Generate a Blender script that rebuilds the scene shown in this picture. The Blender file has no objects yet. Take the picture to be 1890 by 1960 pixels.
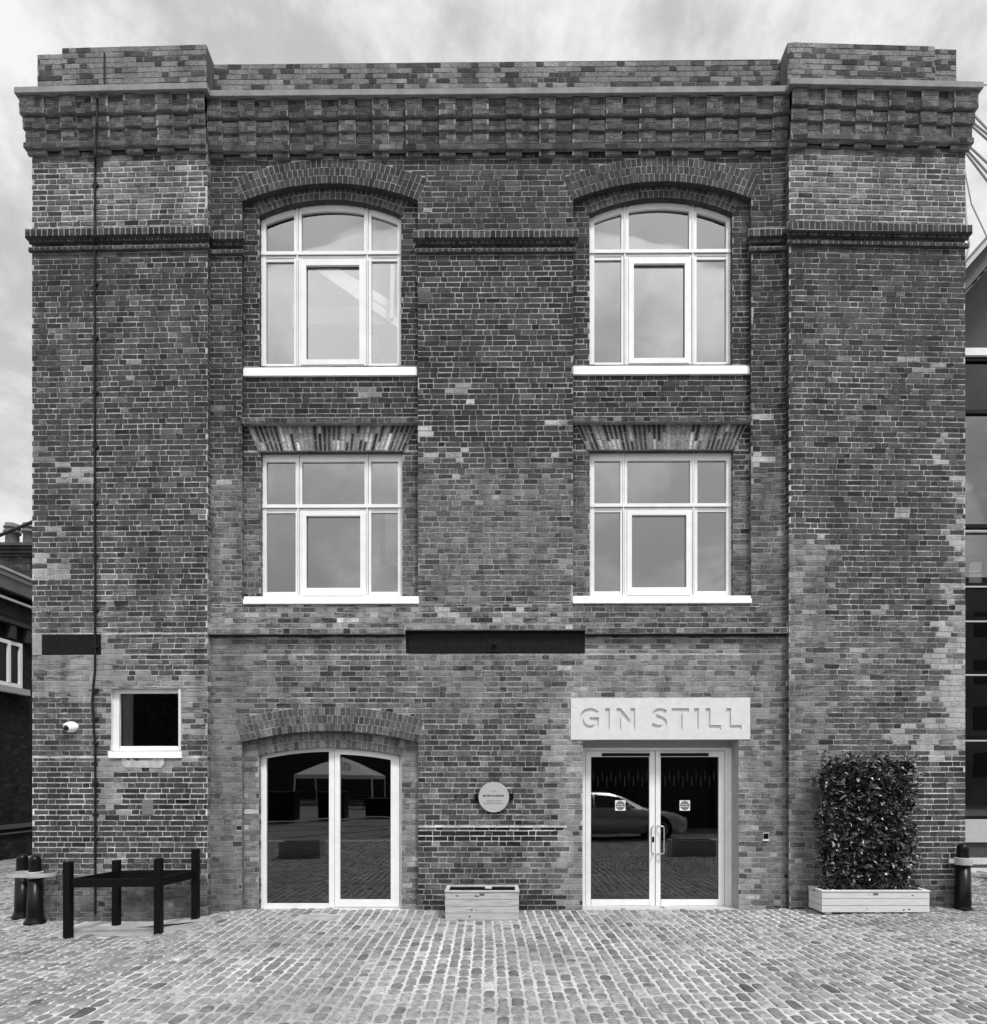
import bpy, bmesh, math, random
from math import sin, cos, pi, sqrt, radians, atan2, exp, floor
from mathutils import Vector, noise, geometry
random.seed(7)
R = random.random
scene = bpy.context.scene
# ------------------------------------------------------------------ camera
F = 1200.0; CX = 945.0; HY = 1490.0; D0 = 9.0; ZC = 1.8975   # photo measured on a 1890 x 1960 grid
cam_d = bpy.data.cameras.new('camera'); cam = bpy.data.objects.new('camera', cam_d)
scene.collection.objects.link(cam); scene.camera = cam
cam.location = (0, -D0, ZC); cam.rotation_euler = (pi/2, 0, 0)
cam_d.sensor_fit = 'HORIZONTAL'; cam_d.sensor_width = 36; cam_d.lens = F/1890*36
cam_d.shift_y = (HY-980)/1890; cam_d.clip_start = 0.05; cam_d.clip_end = 2000
# ------------------------------------------------------------------ world
w = bpy.data.worlds.new('World'); scene.world = w; w.use_nodes = True
nt = w.node_tree; nt.nodes.clear()
SUN_DIR = Vector((0.32, -0.50, 1.0)).normalized()            # towards the sun
sel = math.asin(SUN_DIR.z); srot = atan2(SUN_DIR.x, SUN_DIR.y)
def N(t, **k):
    n = nt.nodes.new(t)
    for a, b in k.items(): setattr(n, a, b)
    return n
out = N('ShaderNodeOutputWorld'); bg = N('ShaderNodeBackground'); bg.inputs['Strength'].default_value = 0.1
sky = N('ShaderNodeTexSky', sky_type='NISHITA'); sky.sun_disc = False; sky.sun_elevation = sel; sky.sun_rotation = srot
bw = N('ShaderNodeRGBToBW'); nt.links.new(sky.outputs[0], bw.inputs[0])
tc = N('ShaderNodeTexCoord')
mp = N('ShaderNodeMapping'); mp.inputs['Scale'].default_value = (1.0, 1.0, 1.25); mp.inputs['Location'].default_value = (2.7, 9.1, 5.2)
nt.links.new(tc.outputs['Generated'], mp.inputs[0])
n1 = N('ShaderNodeTexNoise'); n1.inputs['Scale'].default_value = 4.2; n1.inputs['Detail'].default_value = 7; n1.inputs['Roughness'].default_value = 0.62; n1.inputs['Distortion'].default_value = 0.15
nt.links.new(mp.outputs[0], n1.inputs['Vector'])
mr = N('ShaderNodeMapRange'); mr.interpolation_type = 'SMOOTHSTEP'
for i, v in enumerate((0.36, 0.62, 0.68, 1.16)): mr.inputs[i+1].default_value = v
nt.links.new(n1.outputs[0], mr.inputs[0])
sp = N('ShaderNodeSeparateXYZ'); nt.links.new(tc.outputs['Generated'], sp.inputs[0])
mr2 = N('ShaderNodeMapRange'); mr2.interpolation_type = 'SMOOTHSTEP'
for i, v in enumerate((-0.75, 0.35, 18.5, 8.1)): mr2.inputs[i+1].default_value = v
nt.links.new(sp.outputs['Y'], mr2.inputs[0])
mr3 = N('ShaderNodeMapRange'); mr4 = N('ShaderNodeMapRange')
for i, v in enumerate((0.12, 0.52, 0.50, 1.0)): mr3.inputs[i+1].default_value = v
for i, v in enumerate((-0.30, 0.05, 0.0, 1.0)): mr4.inputs[i+1].default_value = v
nt.links.new(sp.outputs['Z'], mr3.inputs[0]); nt.links.new(sp.outputs['Y'], mr4.inputs[0])
mxm = N('ShaderNodeMath', operation='MAXIMUM'); nt.links.new(mr3.outputs[0], mxm.inputs[0]); nt.links.new(mr4.outputs[0], mxm.inputs[1])
mu_ = N('ShaderNodeMath', operation='MULTIPLY'); nt.links.new(mr.outputs[0], mu_.inputs[0]); nt.links.new(mr2.outputs[0], mu_.inputs[1])
mu = N('ShaderNodeMath', operation='MULTIPLY'); nt.links.new(mu_.outputs[0], mu.inputs[0]); nt.links.new(mxm.outputs[0], mu.inputs[1])
mx = N('ShaderNodeMix', data_type='FLOAT'); mx.inputs[0].default_value = 0.88
nt.links.new(bw.outputs[0], mx.inputs[2]); nt.links.new(mu.outputs[0], mx.inputs[3])
nt.links.new(mx.outputs[0], bg.inputs['Color']); nt.links.new(bg.outputs[0], out.inputs[0])
# ------------------------------------------------------------------ sun
sd = bpy.data.lights.new('sun', 'SUN'); sd.energy = 3.0; sd.angle = radians(11)
so = bpy.data.objects.new('sun', sd); scene.collection.objects.link(so)
so.rotation_euler = (-SUN_DIR).to_track_quat('-Z', 'Y').to_euler(); so.location = (0, -20, 20)
scene.view_settings.view_transform = 'Standard'; scene.view_settings.look = 'None'
scene.view_settings.exposure = 0.15; scene.view_settings.gamma = 1
scene.render.engine = 'CYCLES'
# ------------------------------------------------------------------ helpers
def P(dx, dy, Y=0.0):
    d = D0+Y
    return Vector(((dx-CX)*d/F, Y, ZC+(HY-dy)*d/F))
def PX(dx, Y=0.0): return (dx-CX)*(D0+Y)/F
def PZ(dy, Y=0.0): return ZC+(HY-dy)*(D0+Y)/F
def DPX(x, Y=0.0): return CX+x*F/(D0+Y)
def DPZ(z, Y=0.0): return HY-(z-ZC)*F/(D0+Y)
def lerp_tab(tab, x):
    if x <= tab[0][0]: return tab[0][1]
    for (a, b), (c, d) in zip(tab, tab[1:]):
        if x <= c: return b+(d-b)*(x-a)/(c-a)
    return tab[-1][1]
WT = [(27, 13), (400, 4.0), (945, 0), (1485, -3.5), (1515, -7), (1880, 3)]
def warp(v):   # the old walls are a little out of level
    dx = DPX(v[0], 0); dy = DPZ(v[2], 0); g = max(0.0, (HY-dy)/1310)
    return (v[0], v[1], v[2]-lerp_tab(WT, dx)*g*0.0075)
class MB:
    def __init__(s): s.v = []; s.f = []; s.m = []; s.c = []; s.col = (0.1, 0, 0.5)
    def add(s, vs, fs, mat=0, col=None):
        b = len(s.v); s.v += [tuple(p) for p in vs]; c = col or s.col
        s.c += [c]*len(vs) if not isinstance(c, list) else c
        s.f += [tuple(i+b for i in f) for f in fs]; s.m += [mat]*len(fs)
    def box(s, x0, x1, y0, y1, z0, z1, mat=0, col=None, skip=()):
        vs = [(x0,y0,z0),(x1,y0,z0),(x1,y1,z0),(x0,y1,z0),(x0,y0,z1),(x1,y0,z1),(x1,y1,z1),(x0,y1,z1)]
        fs = {'b':(3,2,1,0),'t':(4,5,6,7),'f':(0,1,5,4),'k':(2,3,7,6),'l':(3,0,4,7),'r':(1,2,6,5)}
        s.add(vs, [f for k, f in fs.items() if k not in skip], mat, col)
    def pbox(s, dx0, dx1, dyt, dyb, Yf, Yb, mat=0, col=None, skip=()):
        s.box(PX(dx0,Yf), PX(dx1,Yf), Yf, Yb, PZ(dyb,Yf), PZ(dyt,Yf), mat, col, skip)
    def prism(s, poly, y0, y1, mat=0, col=None):   # poly of (x,z) ccw seen from -Y
        n = len(poly)
        tri = geometry.tessellate_polygon([[Vector((a, b, 0)) for a, b in poly]])
        vs = [(a, y0, b) for a, b in poly]+[(a, y1, b) for a, b in poly]
        fs = [tuple(t) for t in tri]+[tuple(i+n for i in reversed(t)) for t in tri]
        fs += [(i, i+n, (i+1) % n+n, (i+1) % n) for i in range(n)]
        s.add(vs, fs, mat, col)
    def bar(s, p, q, wd, ht, mat=0, up=(0,0,1)):
        p, q = Vector(p), Vector(q); d = (q-p).normalized(); u = Vector(up)
        a = d.cross(u)
        if a.length < 1e-3: a = d.cross(Vector((0,1,0)))
        a.normalize(); b = a.cross(d).normalized()
        vs = [e+a*i*wd/2+b*j*ht/2 for e in (p, q) for i, j in ((-1,-1),(1,-1),(1,1),(-1,1))]
        s.add(vs, [(3,2,1,0),(4,5,6,7),(0,1,5,4),(1,2,6,5),(2,3,7,6),(3,0,4,7)], mat)
    def tube(s, path, r, n=8, mat=0, closed=False):
        path = [Vector(p) for p in path]; m = len(path); rr = r if isinstance(r, list) else [r]*m
        vs = []; prev = None
        for i, p in enumerate(path):
            if closed: d = path[(i+1) % m]-path[i-1]
            else: d = path[min(i+1, m-1)]-path[max(i-1, 0)]
            d.normalize()
            if prev is None:
                a = d.orthogonal().normalized()
            else:
                a = (prev-d*prev.dot(d)).normalized()
            prev = a; b = d.cross(a)
            vs += [p+(a*cos(2*pi*k/n)+b*sin(2*pi*k/n))*rr[i] for k in range(n)]
        fs = []
        for i in range(m if closed else m-1):
            j = (i+1) % m
            fs += [(i*n+k, i*n+(k+1) % n, j*n+(k+1) % n, j*n+k) for k in range(n)]
        if not closed: fs += [tuple(reversed(range(n))), tuple(range((m-1)*n, m*n))]
        s.add(vs, fs, mat)
    def lathe(s, prof, cx, cy, cz, n=24, mat=0, axis='z'):
        vs = []
        for r, h in prof:
            for k in range(n):
                a = 2*pi*k/n
                if axis == 'z': vs.append((cx+r*cos(a), cy+r*sin(a), cz+h))
                else: vs.append((cx+r*cos(a), cy+h, cz+r*sin(a)))
        fs = [(i*n+k, i*n+(k+1) % n, (i+1)*n+(k+1) % n, (i+1)*n+k) for i in range(len(prof)-1) for k in range(n)]
        fs += [tuple(reversed(range(n))), tuple(range((len(prof)-1)*n, len(prof)*n))]
        s.add(vs, fs, mat)
    def build(s, name, mats, parent=None, wrp=False, smooth=False, bevel=0):
        me = bpy.data.meshes.new(name)
        vs = [warp(v) for v in s.v] if wrp else s.v
        me.from_pydata(vs, [], s.f)
        for m in (mats if isinstance(mats, list) else [mats]): me.materials.append(m)
        me.polygons.foreach_set('material_index', s.m)
        at = me.color_attributes.new('tone', 'FLOAT_COLOR', 'POINT')
        flat = []
        for c in s.c: flat += [c[0], c[1], c[2], 1.0]
        at.data.foreach_set('color', flat)
        if smooth: me.polygons.foreach_set('use_smooth', [True]*len(me.polygons))
        me.update()
        bm = bmesh.new(); bm.from_mesh(me)
        if bevel:
            bmesh.ops.remove_doubles(bm, verts=bm.verts, dist=1e-5)
            bmesh.ops.bevel(bm, geom=[e for e in bm.edges if len(e.link_faces) == 2 and e.calc_face_angle(0) > 0.6], offset=bevel, segments=2, affect='EDGES', profile=0.6)
        bmesh.ops.recalc_face_normals(bm, faces=bm.faces)
        bm.to_mesh(me); bm.free()
        o = bpy.data.objects.new(name, me); scene.collection.objects.link(o)
        if parent:
            o.parent = parent
            o.location = -Vector(parent_loc(parent))
        return o
def parent_loc(p):
    v = Vector(p.location)
    while p.parent: p = p.parent; v += Vector(p.location)
    return v
def tag(o, label=None, cat=None, group=None, kind=None):
    if label: o['label'] = label
    if cat: o['category'] = cat
    if group: o['group'] = group
    if kind: o['kind'] = kind
    return o
def thing(name, loc, label, cat, group=None):
    o = bpy.data.objects.new(name, None); scene.collection.objects.link(o); o.location = loc
    o.empty_display_size = 0.1
    return tag(o, label, cat, group)
def copy_tree(o, parent=None):
    c = o.copy(); scene.collection.objects.link(c)
    if parent: c.parent = parent
    for ch in list(o.children): copy_tree(ch, c)
    return c
# ------------------------------------------------------------------ materials
def mat(name, base=0.5, rough=0.7, metal=0.0, nscale=12.0, namp=0.15, bump=0.0, bscale=60.0, spec=0.4, stretch=None, attr=False, coat=0):
    m = bpy.data.materials.new(name); m.use_nodes = True; t = m.node_tree; L = t.links.new
    b = t.nodes['Principled BSDF']; b.inputs['Roughness'].default_value = rough; b.inputs['Metallic'].default_value = metal
    b.inputs['Specular IOR Level'].default_value = spec
    if coat: b.inputs['Coat Weight'].default_value = coat; b.inputs['Coat Roughness'].default_value = 0.1
    co = t.nodes.new('ShaderNodeTexCoord'); mp = t.nodes.new('ShaderNodeMapping'); L(co.outputs['Object'], mp.inputs[0])
    if stretch: mp.inputs['Scale'].default_value = stretch
    n = t.nodes.new('ShaderNodeTexNoise'); n.inputs['Scale'].default_value = nscale; n.inputs['Detail'].default_value = 6; n.inputs['Roughness'].default_value = 0.62
    L(mp.outputs[0], n.inputs['Vector'])
    r = t.nodes.new('ShaderNodeMapRange'); r.inputs[1].default_value = 0.3; r.inputs[2].default_value = 0.7
    r.inputs[3].default_value = base*(1-namp); r.inputs[4].default_value = base*(1+namp); L(n.outputs[0], r.inputs[0])
    if attr:
        a = t.nodes.new('ShaderNodeAttribute'); a.attribute_name = 'tone'; s = t.nodes.new('ShaderNodeSeparateColor'); L(a.outputs['Color'], s.inputs[0])
        mm = t.nodes.new('ShaderNodeMath'); mm.operation = 'MULTIPLY'; L(r.outputs[0], mm.inputs[0]); L(s.outputs[0], mm.inputs[1]); L(mm.outputs[0], b.inputs['Base Color'])
    else: L(r.outputs[0], b.inputs['Base Color'])
    if bump:
        n2 = t.nodes.new('ShaderNodeTexNoise'); n2.inputs['Scale'].default_value = bscale; n2.inputs['Detail'].default_value = 4; L(mp.outputs[0], n2.inputs['Vector'])
        bp = t.nodes.new('ShaderNodeBump'); bp.inputs['Strength'].default_value = bump; bp.inputs['Distance'].default_value = 0.01
        L(n2.outputs[0], bp.inputs['Height']); L(bp.outputs[0], b.inputs['Normal'])
    return m
def brick_mat(name, smear_tone, amp_lo, amp_hi, sc=34.0):
    m = bpy.data.materials.new(name); m.use_nodes = True; t = m.node_tree; L = t.links.new
    b = t.nodes['Principled BSDF']; b.inputs['Roughness'].default_value = 0.9; b.inputs['Specular IOR Level'].default_value = 0.2
    co = t.nodes.new('ShaderNodeTexCoord'); at = t.nodes.new('ShaderNodeAttribute'); at.attribute_name = 'tone'
    s = t.nodes.new('ShaderNodeSeparateColor'); L(at.outputs['Color'], s.inputs[0])
    n = t.nodes.new('ShaderNodeTexNoise'); n.inputs['Scale'].default_value = sc; n.inputs['Detail'].default_value = 5; n.inputs['Roughness'].default_value = 0.7; L(co.outputs['Object'], n.inputs['Vector'])
    r = t.nodes.new('ShaderNodeMapRange'); r.inputs[1].default_value = 0.3; r.inputs[2].default_value = 0.7; r.inputs[3].default_value = amp_lo; r.inputs[4].default_value = amp_hi; L(n.outputs[0], r.inputs[0])
    mu = t.nodes.new('ShaderNodeMath'); mu.operation = 'MULTIPLY'; L(r.outputs[0], mu.inputs[0]); L(s.outputs[0], mu.inputs[1])
    # soot and rain streaks: stretched down the wall
    mp = t.nodes.new('ShaderNodeMapping'); mp.inputs['Scale'].default_value = (3.2, 3.2, .7); L(co.outputs['Object'], mp.inputs[0])
    ns = t.nodes.new('ShaderNodeTexNoise'); ns.inputs['Scale'].default_value = 1.0; ns.inputs['Detail'].default_value = 8; ns.inputs['Roughness'].default_value = 0.65; L(mp.outputs[0], ns.inputs['Vector'])
    rs_ = t.nodes.new('ShaderNodeMapRange'); rs_.inputs[1].default_value = 0.32; rs_.inputs[2].default_value = 0.68; rs_.inputs[3].default_value = 0.68; rs_.inputs[4].default_value = 1.30; L(ns.outputs[0], rs_.inputs[0])
    mu0 = mu; mu = t.nodes.new('ShaderNodeMath'); mu.operation = 'MULTIPLY'; L(mu0.outputs[0], mu.inputs[0]); L(rs_.outputs[0], mu.inputs[1])
    mp2 = t.nodes.new('ShaderNodeMapping'); mp2.inputs['Scale'].default_value = (.45, .45, 1.7); L(co.outputs['Object'], mp2.inputs[0])
    n2 = t.nodes.new('ShaderNodeTexNoise'); n2.inputs['Scale'].default_value = 13.0; n2.inputs['Detail'].default_value = 7; n2.inputs['Roughness'].default_value = 0.75; L(mp2.outputs[0], n2.inputs['Vector'])
    ad = t.nodes.new('ShaderNodeMath'); ad.operation = 'ADD'; L(n2.outputs[0], ad.inputs[0]); L(s.outputs[1], ad.inputs[1])
    r2 = t.nodes.new('ShaderNodeMapRange'); r2.interpolation_type = 'SMOOTHSTEP'; r2.inputs[1].default_value = 0.68; r2.inputs[2].default_value = 1.05; r2.inputs[3].default_value = 0; r2.inputs[4].default_value = 0.85; L(ad.outputs[0], r2.inputs[0])
    mx = t.nodes.new('ShaderNodeMix'); mx.data_type = 'FLOAT'; L(r2.outputs[0], mx.inputs[0]); L(mu.outputs[0], mx.inputs[2])
    # lime and dust over the face: blue channel tells how pale it is here
    mt = t.nodes.new('ShaderNodeMath'); mt.operation = 'MULTIPLY'; L(s.outputs[2], mt.inputs[0]); mt.inputs[1].default_value = smear_tone
    mt2 = t.nodes.new('ShaderNodeMath'); mt2.operation = 'MULTIPLY'; L(mt.outputs[0], mt2.inputs[0]); L(rs_.outputs[0], mt2.inputs[1])
    L(mt2.outputs[0], mx.inputs[3]); L(mx.outputs[0], b.inputs['Base Color'])
    bp = t.nodes.new('ShaderNodeBump'); bp.inputs['Strength'].default_value = 0.6; bp.inputs['Distance'].default_value = 0.008
    n3 = t.nodes.new('ShaderNodeTexNoise'); n3.inputs['Scale'].default_value = 70; n3.inputs['Detail'].default_value = 4; L(co.outputs['Object'], n3.inputs['Vector'])
    L(n3.outputs[0], bp.inputs['Height']); L(bp.outputs[0], b.inputs['Normal'])
    return m
def glass_mat(name, fac=0.17, tint=0.75):
    m = bpy.data.materials.new(name); m.use_nodes = True; t = m.node_tree; t.nodes.clear(); L = t.links.new
    o = t.nodes.new('ShaderNodeOutputMaterial'); mx = t.nodes.new('ShaderNodeMixShader'); tr = t.nodes.new('ShaderNodeBsdfTransparent'); gl = t.nodes.new('ShaderNodeBsdfGlossy')
    gl.inputs['Roughness'].default_value = 0.0; tr.inputs[0].default_value = (tint,)*3+(1,)
    co = t.nodes.new('ShaderNodeTexCoord'); n = t.nodes.new('ShaderNodeTexNoise'); n.inputs['Scale'].default_value = 1.3; n.inputs['Detail'].default_value = 1; L(co.outputs['Object'], n.inputs['Vector'])
    bp = t.nodes.new('ShaderNodeBump'); bp.inputs['Strength'].default_value = 0.12; bp.inputs['Distance'].default_value = 0.01; L(n.outputs[0], bp.inputs['Height']); L(bp.outputs[0], gl.inputs['Normal'])
    fr = t.nodes.new('ShaderNodeFresnel'); fr.inputs[0].default_value = 1.5
    ad = t.nodes.new('ShaderNodeMath'); ad.operation = 'ADD'; ad.inputs[1].default_value = fac-0.04; L(fr.outputs[0], ad.inputs[0])
    L(ad.outputs[0], mx.inputs[0]); L(tr.outputs[0], mx.inputs[1]); L(gl.outputs[0], mx.inputs[2]); L(mx.outputs[0], o.inputs[0])
    return m
M_brick = brick_mat('brick', 1.0, 0.38, 1.65, 40.0)
M_mortar = brick_mat('mortar', 1.0, 0.60, 1.35, 16.0)
M_stone = mat('coping_stone', 0.22, 0.85, namp=0.25, nscale=5, bump=0.2)
M_white = mat('white_paint', 0.75, 0.5, namp=0.07, nscale=4, spec=.3)
M_sill = mat('painted_sill', 0.84, 0.6, namp=0.06, nscale=10, bump=0.1)
M_lint = mat('lintel_stone', 0.60, 0.8, namp=0.07, nscale=8, bump=0.12)
M_glass = glass_mat('glass', 0.22, .8)
M_glow = glass_mat('ground_floor_glass', 0.115, .7)
M_black = mat('black_iron', 0.008, 0.55, namp=0.4, nscale=14, bump=0.35, bscale=30, spec=0.12)
M_blackp = mat('black_paint', 0.006, 0.30, namp=0.3, nscale=8, bump=0.2, bscale=12, spec=0.16)
M_timberblk = mat('black_timber', 0.004, 0.5, namp=0.3, nscale=10, bump=0.2, bscale=20, stretch=(4,4,0.6), spec=0.12)
M_pipe = mat('conduit', 0.012, 0.6, namp=0.3, spec=0.15)
M_grey = mat('grey_metal', 0.42, 0.5, namp=0.08)
M_wood = mat('planter_wood', 0.40, 0.75, namp=0.30, nscale=7, bump=0.3, bscale=14, stretch=(0.7, 6, 9))
M_woodp = mat('pale_planter_wood', 0.55, 0.75, namp=0.16, nscale=7, bump=0.3, bscale=14, stretch=(0.7, 6, 9))
M_knot = mat('wood_knot', .13, .8, namp=.4, nscale=40)
M_soil = mat('soil', 0.004, 0.95, namp=0.5, bump=0.8, spec=0.05)
M_leaf = mat('leaf', 1.0, 0.32, namp=0.2, nscale=30, attr=True, spec=0.6)
M_stem = mat('stem', 0.04, 0.8)
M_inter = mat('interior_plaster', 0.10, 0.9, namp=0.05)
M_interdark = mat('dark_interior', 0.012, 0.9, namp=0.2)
M_interw = mat('white_interior', 0.80, 0.8, namp=0.03)
M_roof = mat('roof_felt', 0.10, 0.9)
M_steel = mat('steel_rail', 0.55, 0.3, metal=0.8)
M_rubber = mat('rubber', 0.02, 0.8)
M_groove = mat('shadow_gap', .12, .8)
M_plaque = mat('plaque', 0.38, 0.5, namp=0.05, nscale=20)
M_print = mat('print', 0.02, 0.6)
M_printg = mat('grey_print', 0.16, 0.6)
M_sett = mat('setts', 1.0, 0.62, namp=0.40, nscale=16, bump=0.5, bscale=45, attr=True, spec=0.45)
M_joint = mat('sett_joint', 1.0, 0.9, namp=0.25, nscale=22, bump=0.5, attr=True)
M_asph = mat('asphalt', 0.10, 0.8, namp=0.25, nscale=3, bump=0.5)
M_line = mat('road_paint', 0.6, 0.7, namp=0.2)
M_slate = mat('roof_slate', 0.12, 0.7, namp=0.3)
# ------------------------------------------------------------------ brick zones (all in photo-grid units)
def nz(x, y, s, o=0.0): return noise.noise(Vector((x/s+o, y/s-o, o*1.7)))
PALE = [(882,741,12,7,.30),(884,772,18,8,.40),(818,815,7,9,.38),(1070,803,24,7,.34),(858,870,34,7,.36),(1078,870,18,8,.36),(1050,905,11,9,.32),(935,977,17,7,.30),
 (838,903,24,10,.28),(818,868,14,7,.3),(970,965,12,7,.26),(1692,828,18,8,.40),(1725,686,14,8,.34),(1797,703,18,8,.32),(1735,930,28,7,.34),(1800,842,12,8,.28),(1802,877,10,8,.34),(1830,905,10,9,.30),
 (1820,1010,36,8,.34),(132,905,36,16,.34),(112,1012,18,9,.34),(95,1085,38,24,.32),(80,1060,18,12,.3),(417,925,9,9,.4),(413,1112,20,7,.3),(834,397,8,7,.34),(1448,396,8,7,.34),(1455,802,24,8,.42),
 (1450,880,24,10,.36),(1475,898,9,8,.34),(435,265,10,8,.28),(1710,1395,22,8,.34),(700,742,16,12,.22),(1180,985,26,9,.22),(1090,1090,18,8,.26),(1560,1032,22,7,.3),(1790,1330,20,8,.3),(1735,1410,26,9,.36),
 (900,1188,50,7,.36),(985,1172,30,6,.45),(830,1175,24,6,.36),(1065,1172,22,7,.30),(960,1180,22,6,.40),(640,1192,20,5,.34),(470,1182,30,10,.28),(1040,395,14,6,.2),(370,855,9,8,.26),(90,870,14,12,.22),
 (1450,1345,40,40,.2),(1810,1720,8,8,.3),(1745,985,26,7,.27),(1700,1165,20,7,.28),(1650,1255,18,7,.28),(1310,740,12,12,.2),(165,395,14,9,.25)]
def zone(x, y, pier):
    """brick tone, spread, mortar tone, smear, joint (m), smear tone"""
    n = nz(x, y, 90, 1.3); n2 = nz(x, y, 28, 5.1); n3 = nz(x, y, 210, 9.7)
    bt, bv, mt, sm, jt, st = 0.062, 0.30, 0.30, 0.02, 0.013, 0.26
    if pier:
        bt = 0.066
        if y < 432:
            bt, mt, jt, sm = 0.095, 0.30, 0.021, 0.12+0.25*max(0, n3+.2)
            st = 0.24
        elif y < 560: bt, mt, jt = 0.052, 0.26, 0.013
        if 460 < y < 1580: sm += 0.10*max(0, n2)+0.12*max(0, n)
        if x < 400:
            if y > 1130: sm += 0.12+0.15*max(0, n); bt = 0.075
            if 1290 < y < 1330 or abs(y-1255) < 45 and x < 210: sm += 0.25; mt = 0.36
            if 195 < x < 225 and 1250 < y < 1760: sm += 0.3; bt = 0.11
            if 345 < x < 372 and 1310 < y < 1450: sm += 0.35; bt = 0.12
            if 225 < x < 330 and 1448 < y < 1500: sm += 0.28
            if 1470 < y < 1580 and not 185 < x < 232: sm = 0.0; mt = 0.42; bt = .055; jt = .014
            if 1580 < y < 1650: mt = 0.45; bt = 0.060; sm = 0.08+0.1*n2
            if y > 1675: mt = 0.13; bt = 0.085; sm = 0.28; st = 0.14
        else:
            edge = 1585+10*(int(y/10.2*1.0) % 3 == 0)+14*n2
            if y > 1030 and x < edge: bt, mt, sm, bv, st = 0.115, 0.22, 0.28, 0.42, 0.23
            e2 = 1848-(28+52*max(0, min(1, (y-950)/450))*max(0, 1-(y-1400)/250 if y > 1400 else 1))*(0.6+0.8*abs(n2)+0.3*(int(y/10.2) % 2))
            if y > 940 and x > e2: bt, mt, sm, bv, st = (0.19, 0.34, 0.35, 0.4, 0.33) if nz(x, y, 22, 8) > -.05 else (.085, .30, .15, .4, .25)
            if 1180 < y < 1560 and x > 1590: bt += 0.03; sm += 0.12+0.2*max(0, n)
            if 1440 < y < 1680 and x > 1740: mt = 0.50; bt = 0.062; sm = 0.0
            if y > 1690: bt, mt, sm, st = 0.075, 0.13, 0.25, 0.13
        if y < 300: bt, mt, sm, st, jt = 0.058, 0.16, 0.24, 0.15, 0.011
        if y < 168: bt, mt, sm, st, bv = 0.14, 0.19, 0.42, 0.19, 0.5
    else:
        if y < 168: bt, mt, sm, st, bv = 0.14, 0.19, 0.42, 0.19, 0.55
        elif y < 300: bt, mt, sm, st, jt = 0.055, 0.15, 0.22, 0.15, 0.010
        elif y < 480: bt, mt, sm = 0.052, 0.20, 0.05; st = 0.18
        elif y < 860: bt, mt = 0.046+0.010*n, 0.26
        elif y < 1157:
            k = min(1, (y-860)/80)
            bt, mt, sm, st = 0.055+0.04*k, 0.24, 0.05+0.22*k+0.12*n, 0.20
        elif y < 1216:
            bt, mt, sm, bv, st = 0.085+0.05*n2, 0.22, 0.30+0.2*n, 0.75, 0.28
            if x > 1100: bt, bv, sm = 0.09, 0.35, 0.2
        elif y < 1583:
            bt, mt, sm, st, bv = 0.092, 0.24, 0.24+0.2*n, 0.20, 0.36
            if 800 < x < 1090 and y > 1380: bt, mt, sm = 0.085, 0.27, 0.10+0.15*n
            dx = abs(x-1265); 
            if y > 1235 and dx < 150+60*min(1, (y-1235)/90)+16*n2+8*(int(y/10.2) % 2) and (y < 1336 or dx > 140): bt, mt, sm, st = 0.155, 0.28, 0.30, 0.27
        else:
            bt, mt, sm, st, bv = 0.072, 0.24, 0.18+0.2*n, 0.17, 0.4
            if y < 1612 and x < 1090: bt, mt, sm = 0.022, 0.40, 0.0
            if 1700 < y and 790 < x < 1090: bt, mt, sm = 0.040, 0.20, 0.12
        if y > 1583 and (x > 1075 and x < 1120 or 1410 < x < 1452): bt, mt, sm, st = 0.17, 0.25, 0.34, 0.26
        if x < 465 and y > 1220: bt, mt, sm = 0.10, 0.16, 0.34
        if 1440 < x and 1230 < y < 1740: bt, mt, sm = 0.10, 0.18, 0.30
        if (x < 463 or x > 1438) and 480 < y < 860: bt *= 0.95; mt = 0.17; sm = 0.08
        if x > 1438 and 860 < y < 1160: bt, mt, sm, st = 0.08, 0.19, 0.26, 0.19
    for px, py, pw, ph, t in PALE:
        if abs(x-px) < pw*.85+6*n2 and abs(y-py) < ph*.85 and nz(x, y, 14, 6) > -.28: bt, bv, sm, mt, st = t*0.85, 0.3, 0.30, max(mt, t*.75), t; break
    k = 1.0 if y < 168 else (0.81 if bt < .10 else 0.90)
    return bt*k, bv*1.0, min(.58, mt*1.48), sm+.03, jt+.002, st*1.05
def jagzone(x, y, z):   # rougher, paler patches on inner jambs
    return z
COURSE = 0.0765
def intervals(u0, u1, exc, v):
    iv = [(u0, u1)]
    for e in exc:
        r = e(v)
        if not r: continue
        a, b = r; nw = []
        for p, q in iv:
            if b <= p or a >= q: nw.append((p, q)); continue
            if a > p: nw.append((p, a))
            if b < q: nw.append((b, q))
        iv = nw
    return iv
def rect(x0, x1, z0, z1):
    f = lambda v: (x0, x1) if z0 < v < z1 else None
    f.br = (z0, z1); return f
def prect(a, b, t, bt, Y=0.0): return rect(PX(a,Y), PX(b,Y), PZ(bt,Y), PZ(t,Y))
def arch_open(cx, cz, Rr, x0, x1, z0):
    def f(v):
        if v < z0 or v > cz+Rr: return None
        h = sqrt(max(0, Rr*Rr-(v-cz)**2)) if v > cz else 1e9
        a, b = max(x0, cx-h), min(x1, cx+h)
        return (a, b) if b > a else None
    f.br = (z0,); return f
def ring_ex(cx, cz, R0, R1, ang):
    zl = cz+R0*cos(ang)
    def f(v):
        if v < zl or v > cz+R1: return None
        h = min(sqrt(max(0, R1*R1-(v-cz)**2)), (v-cz)*math.tan(ang))
        return (cx-h, cx+h)
    f.br = (); return f
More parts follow.
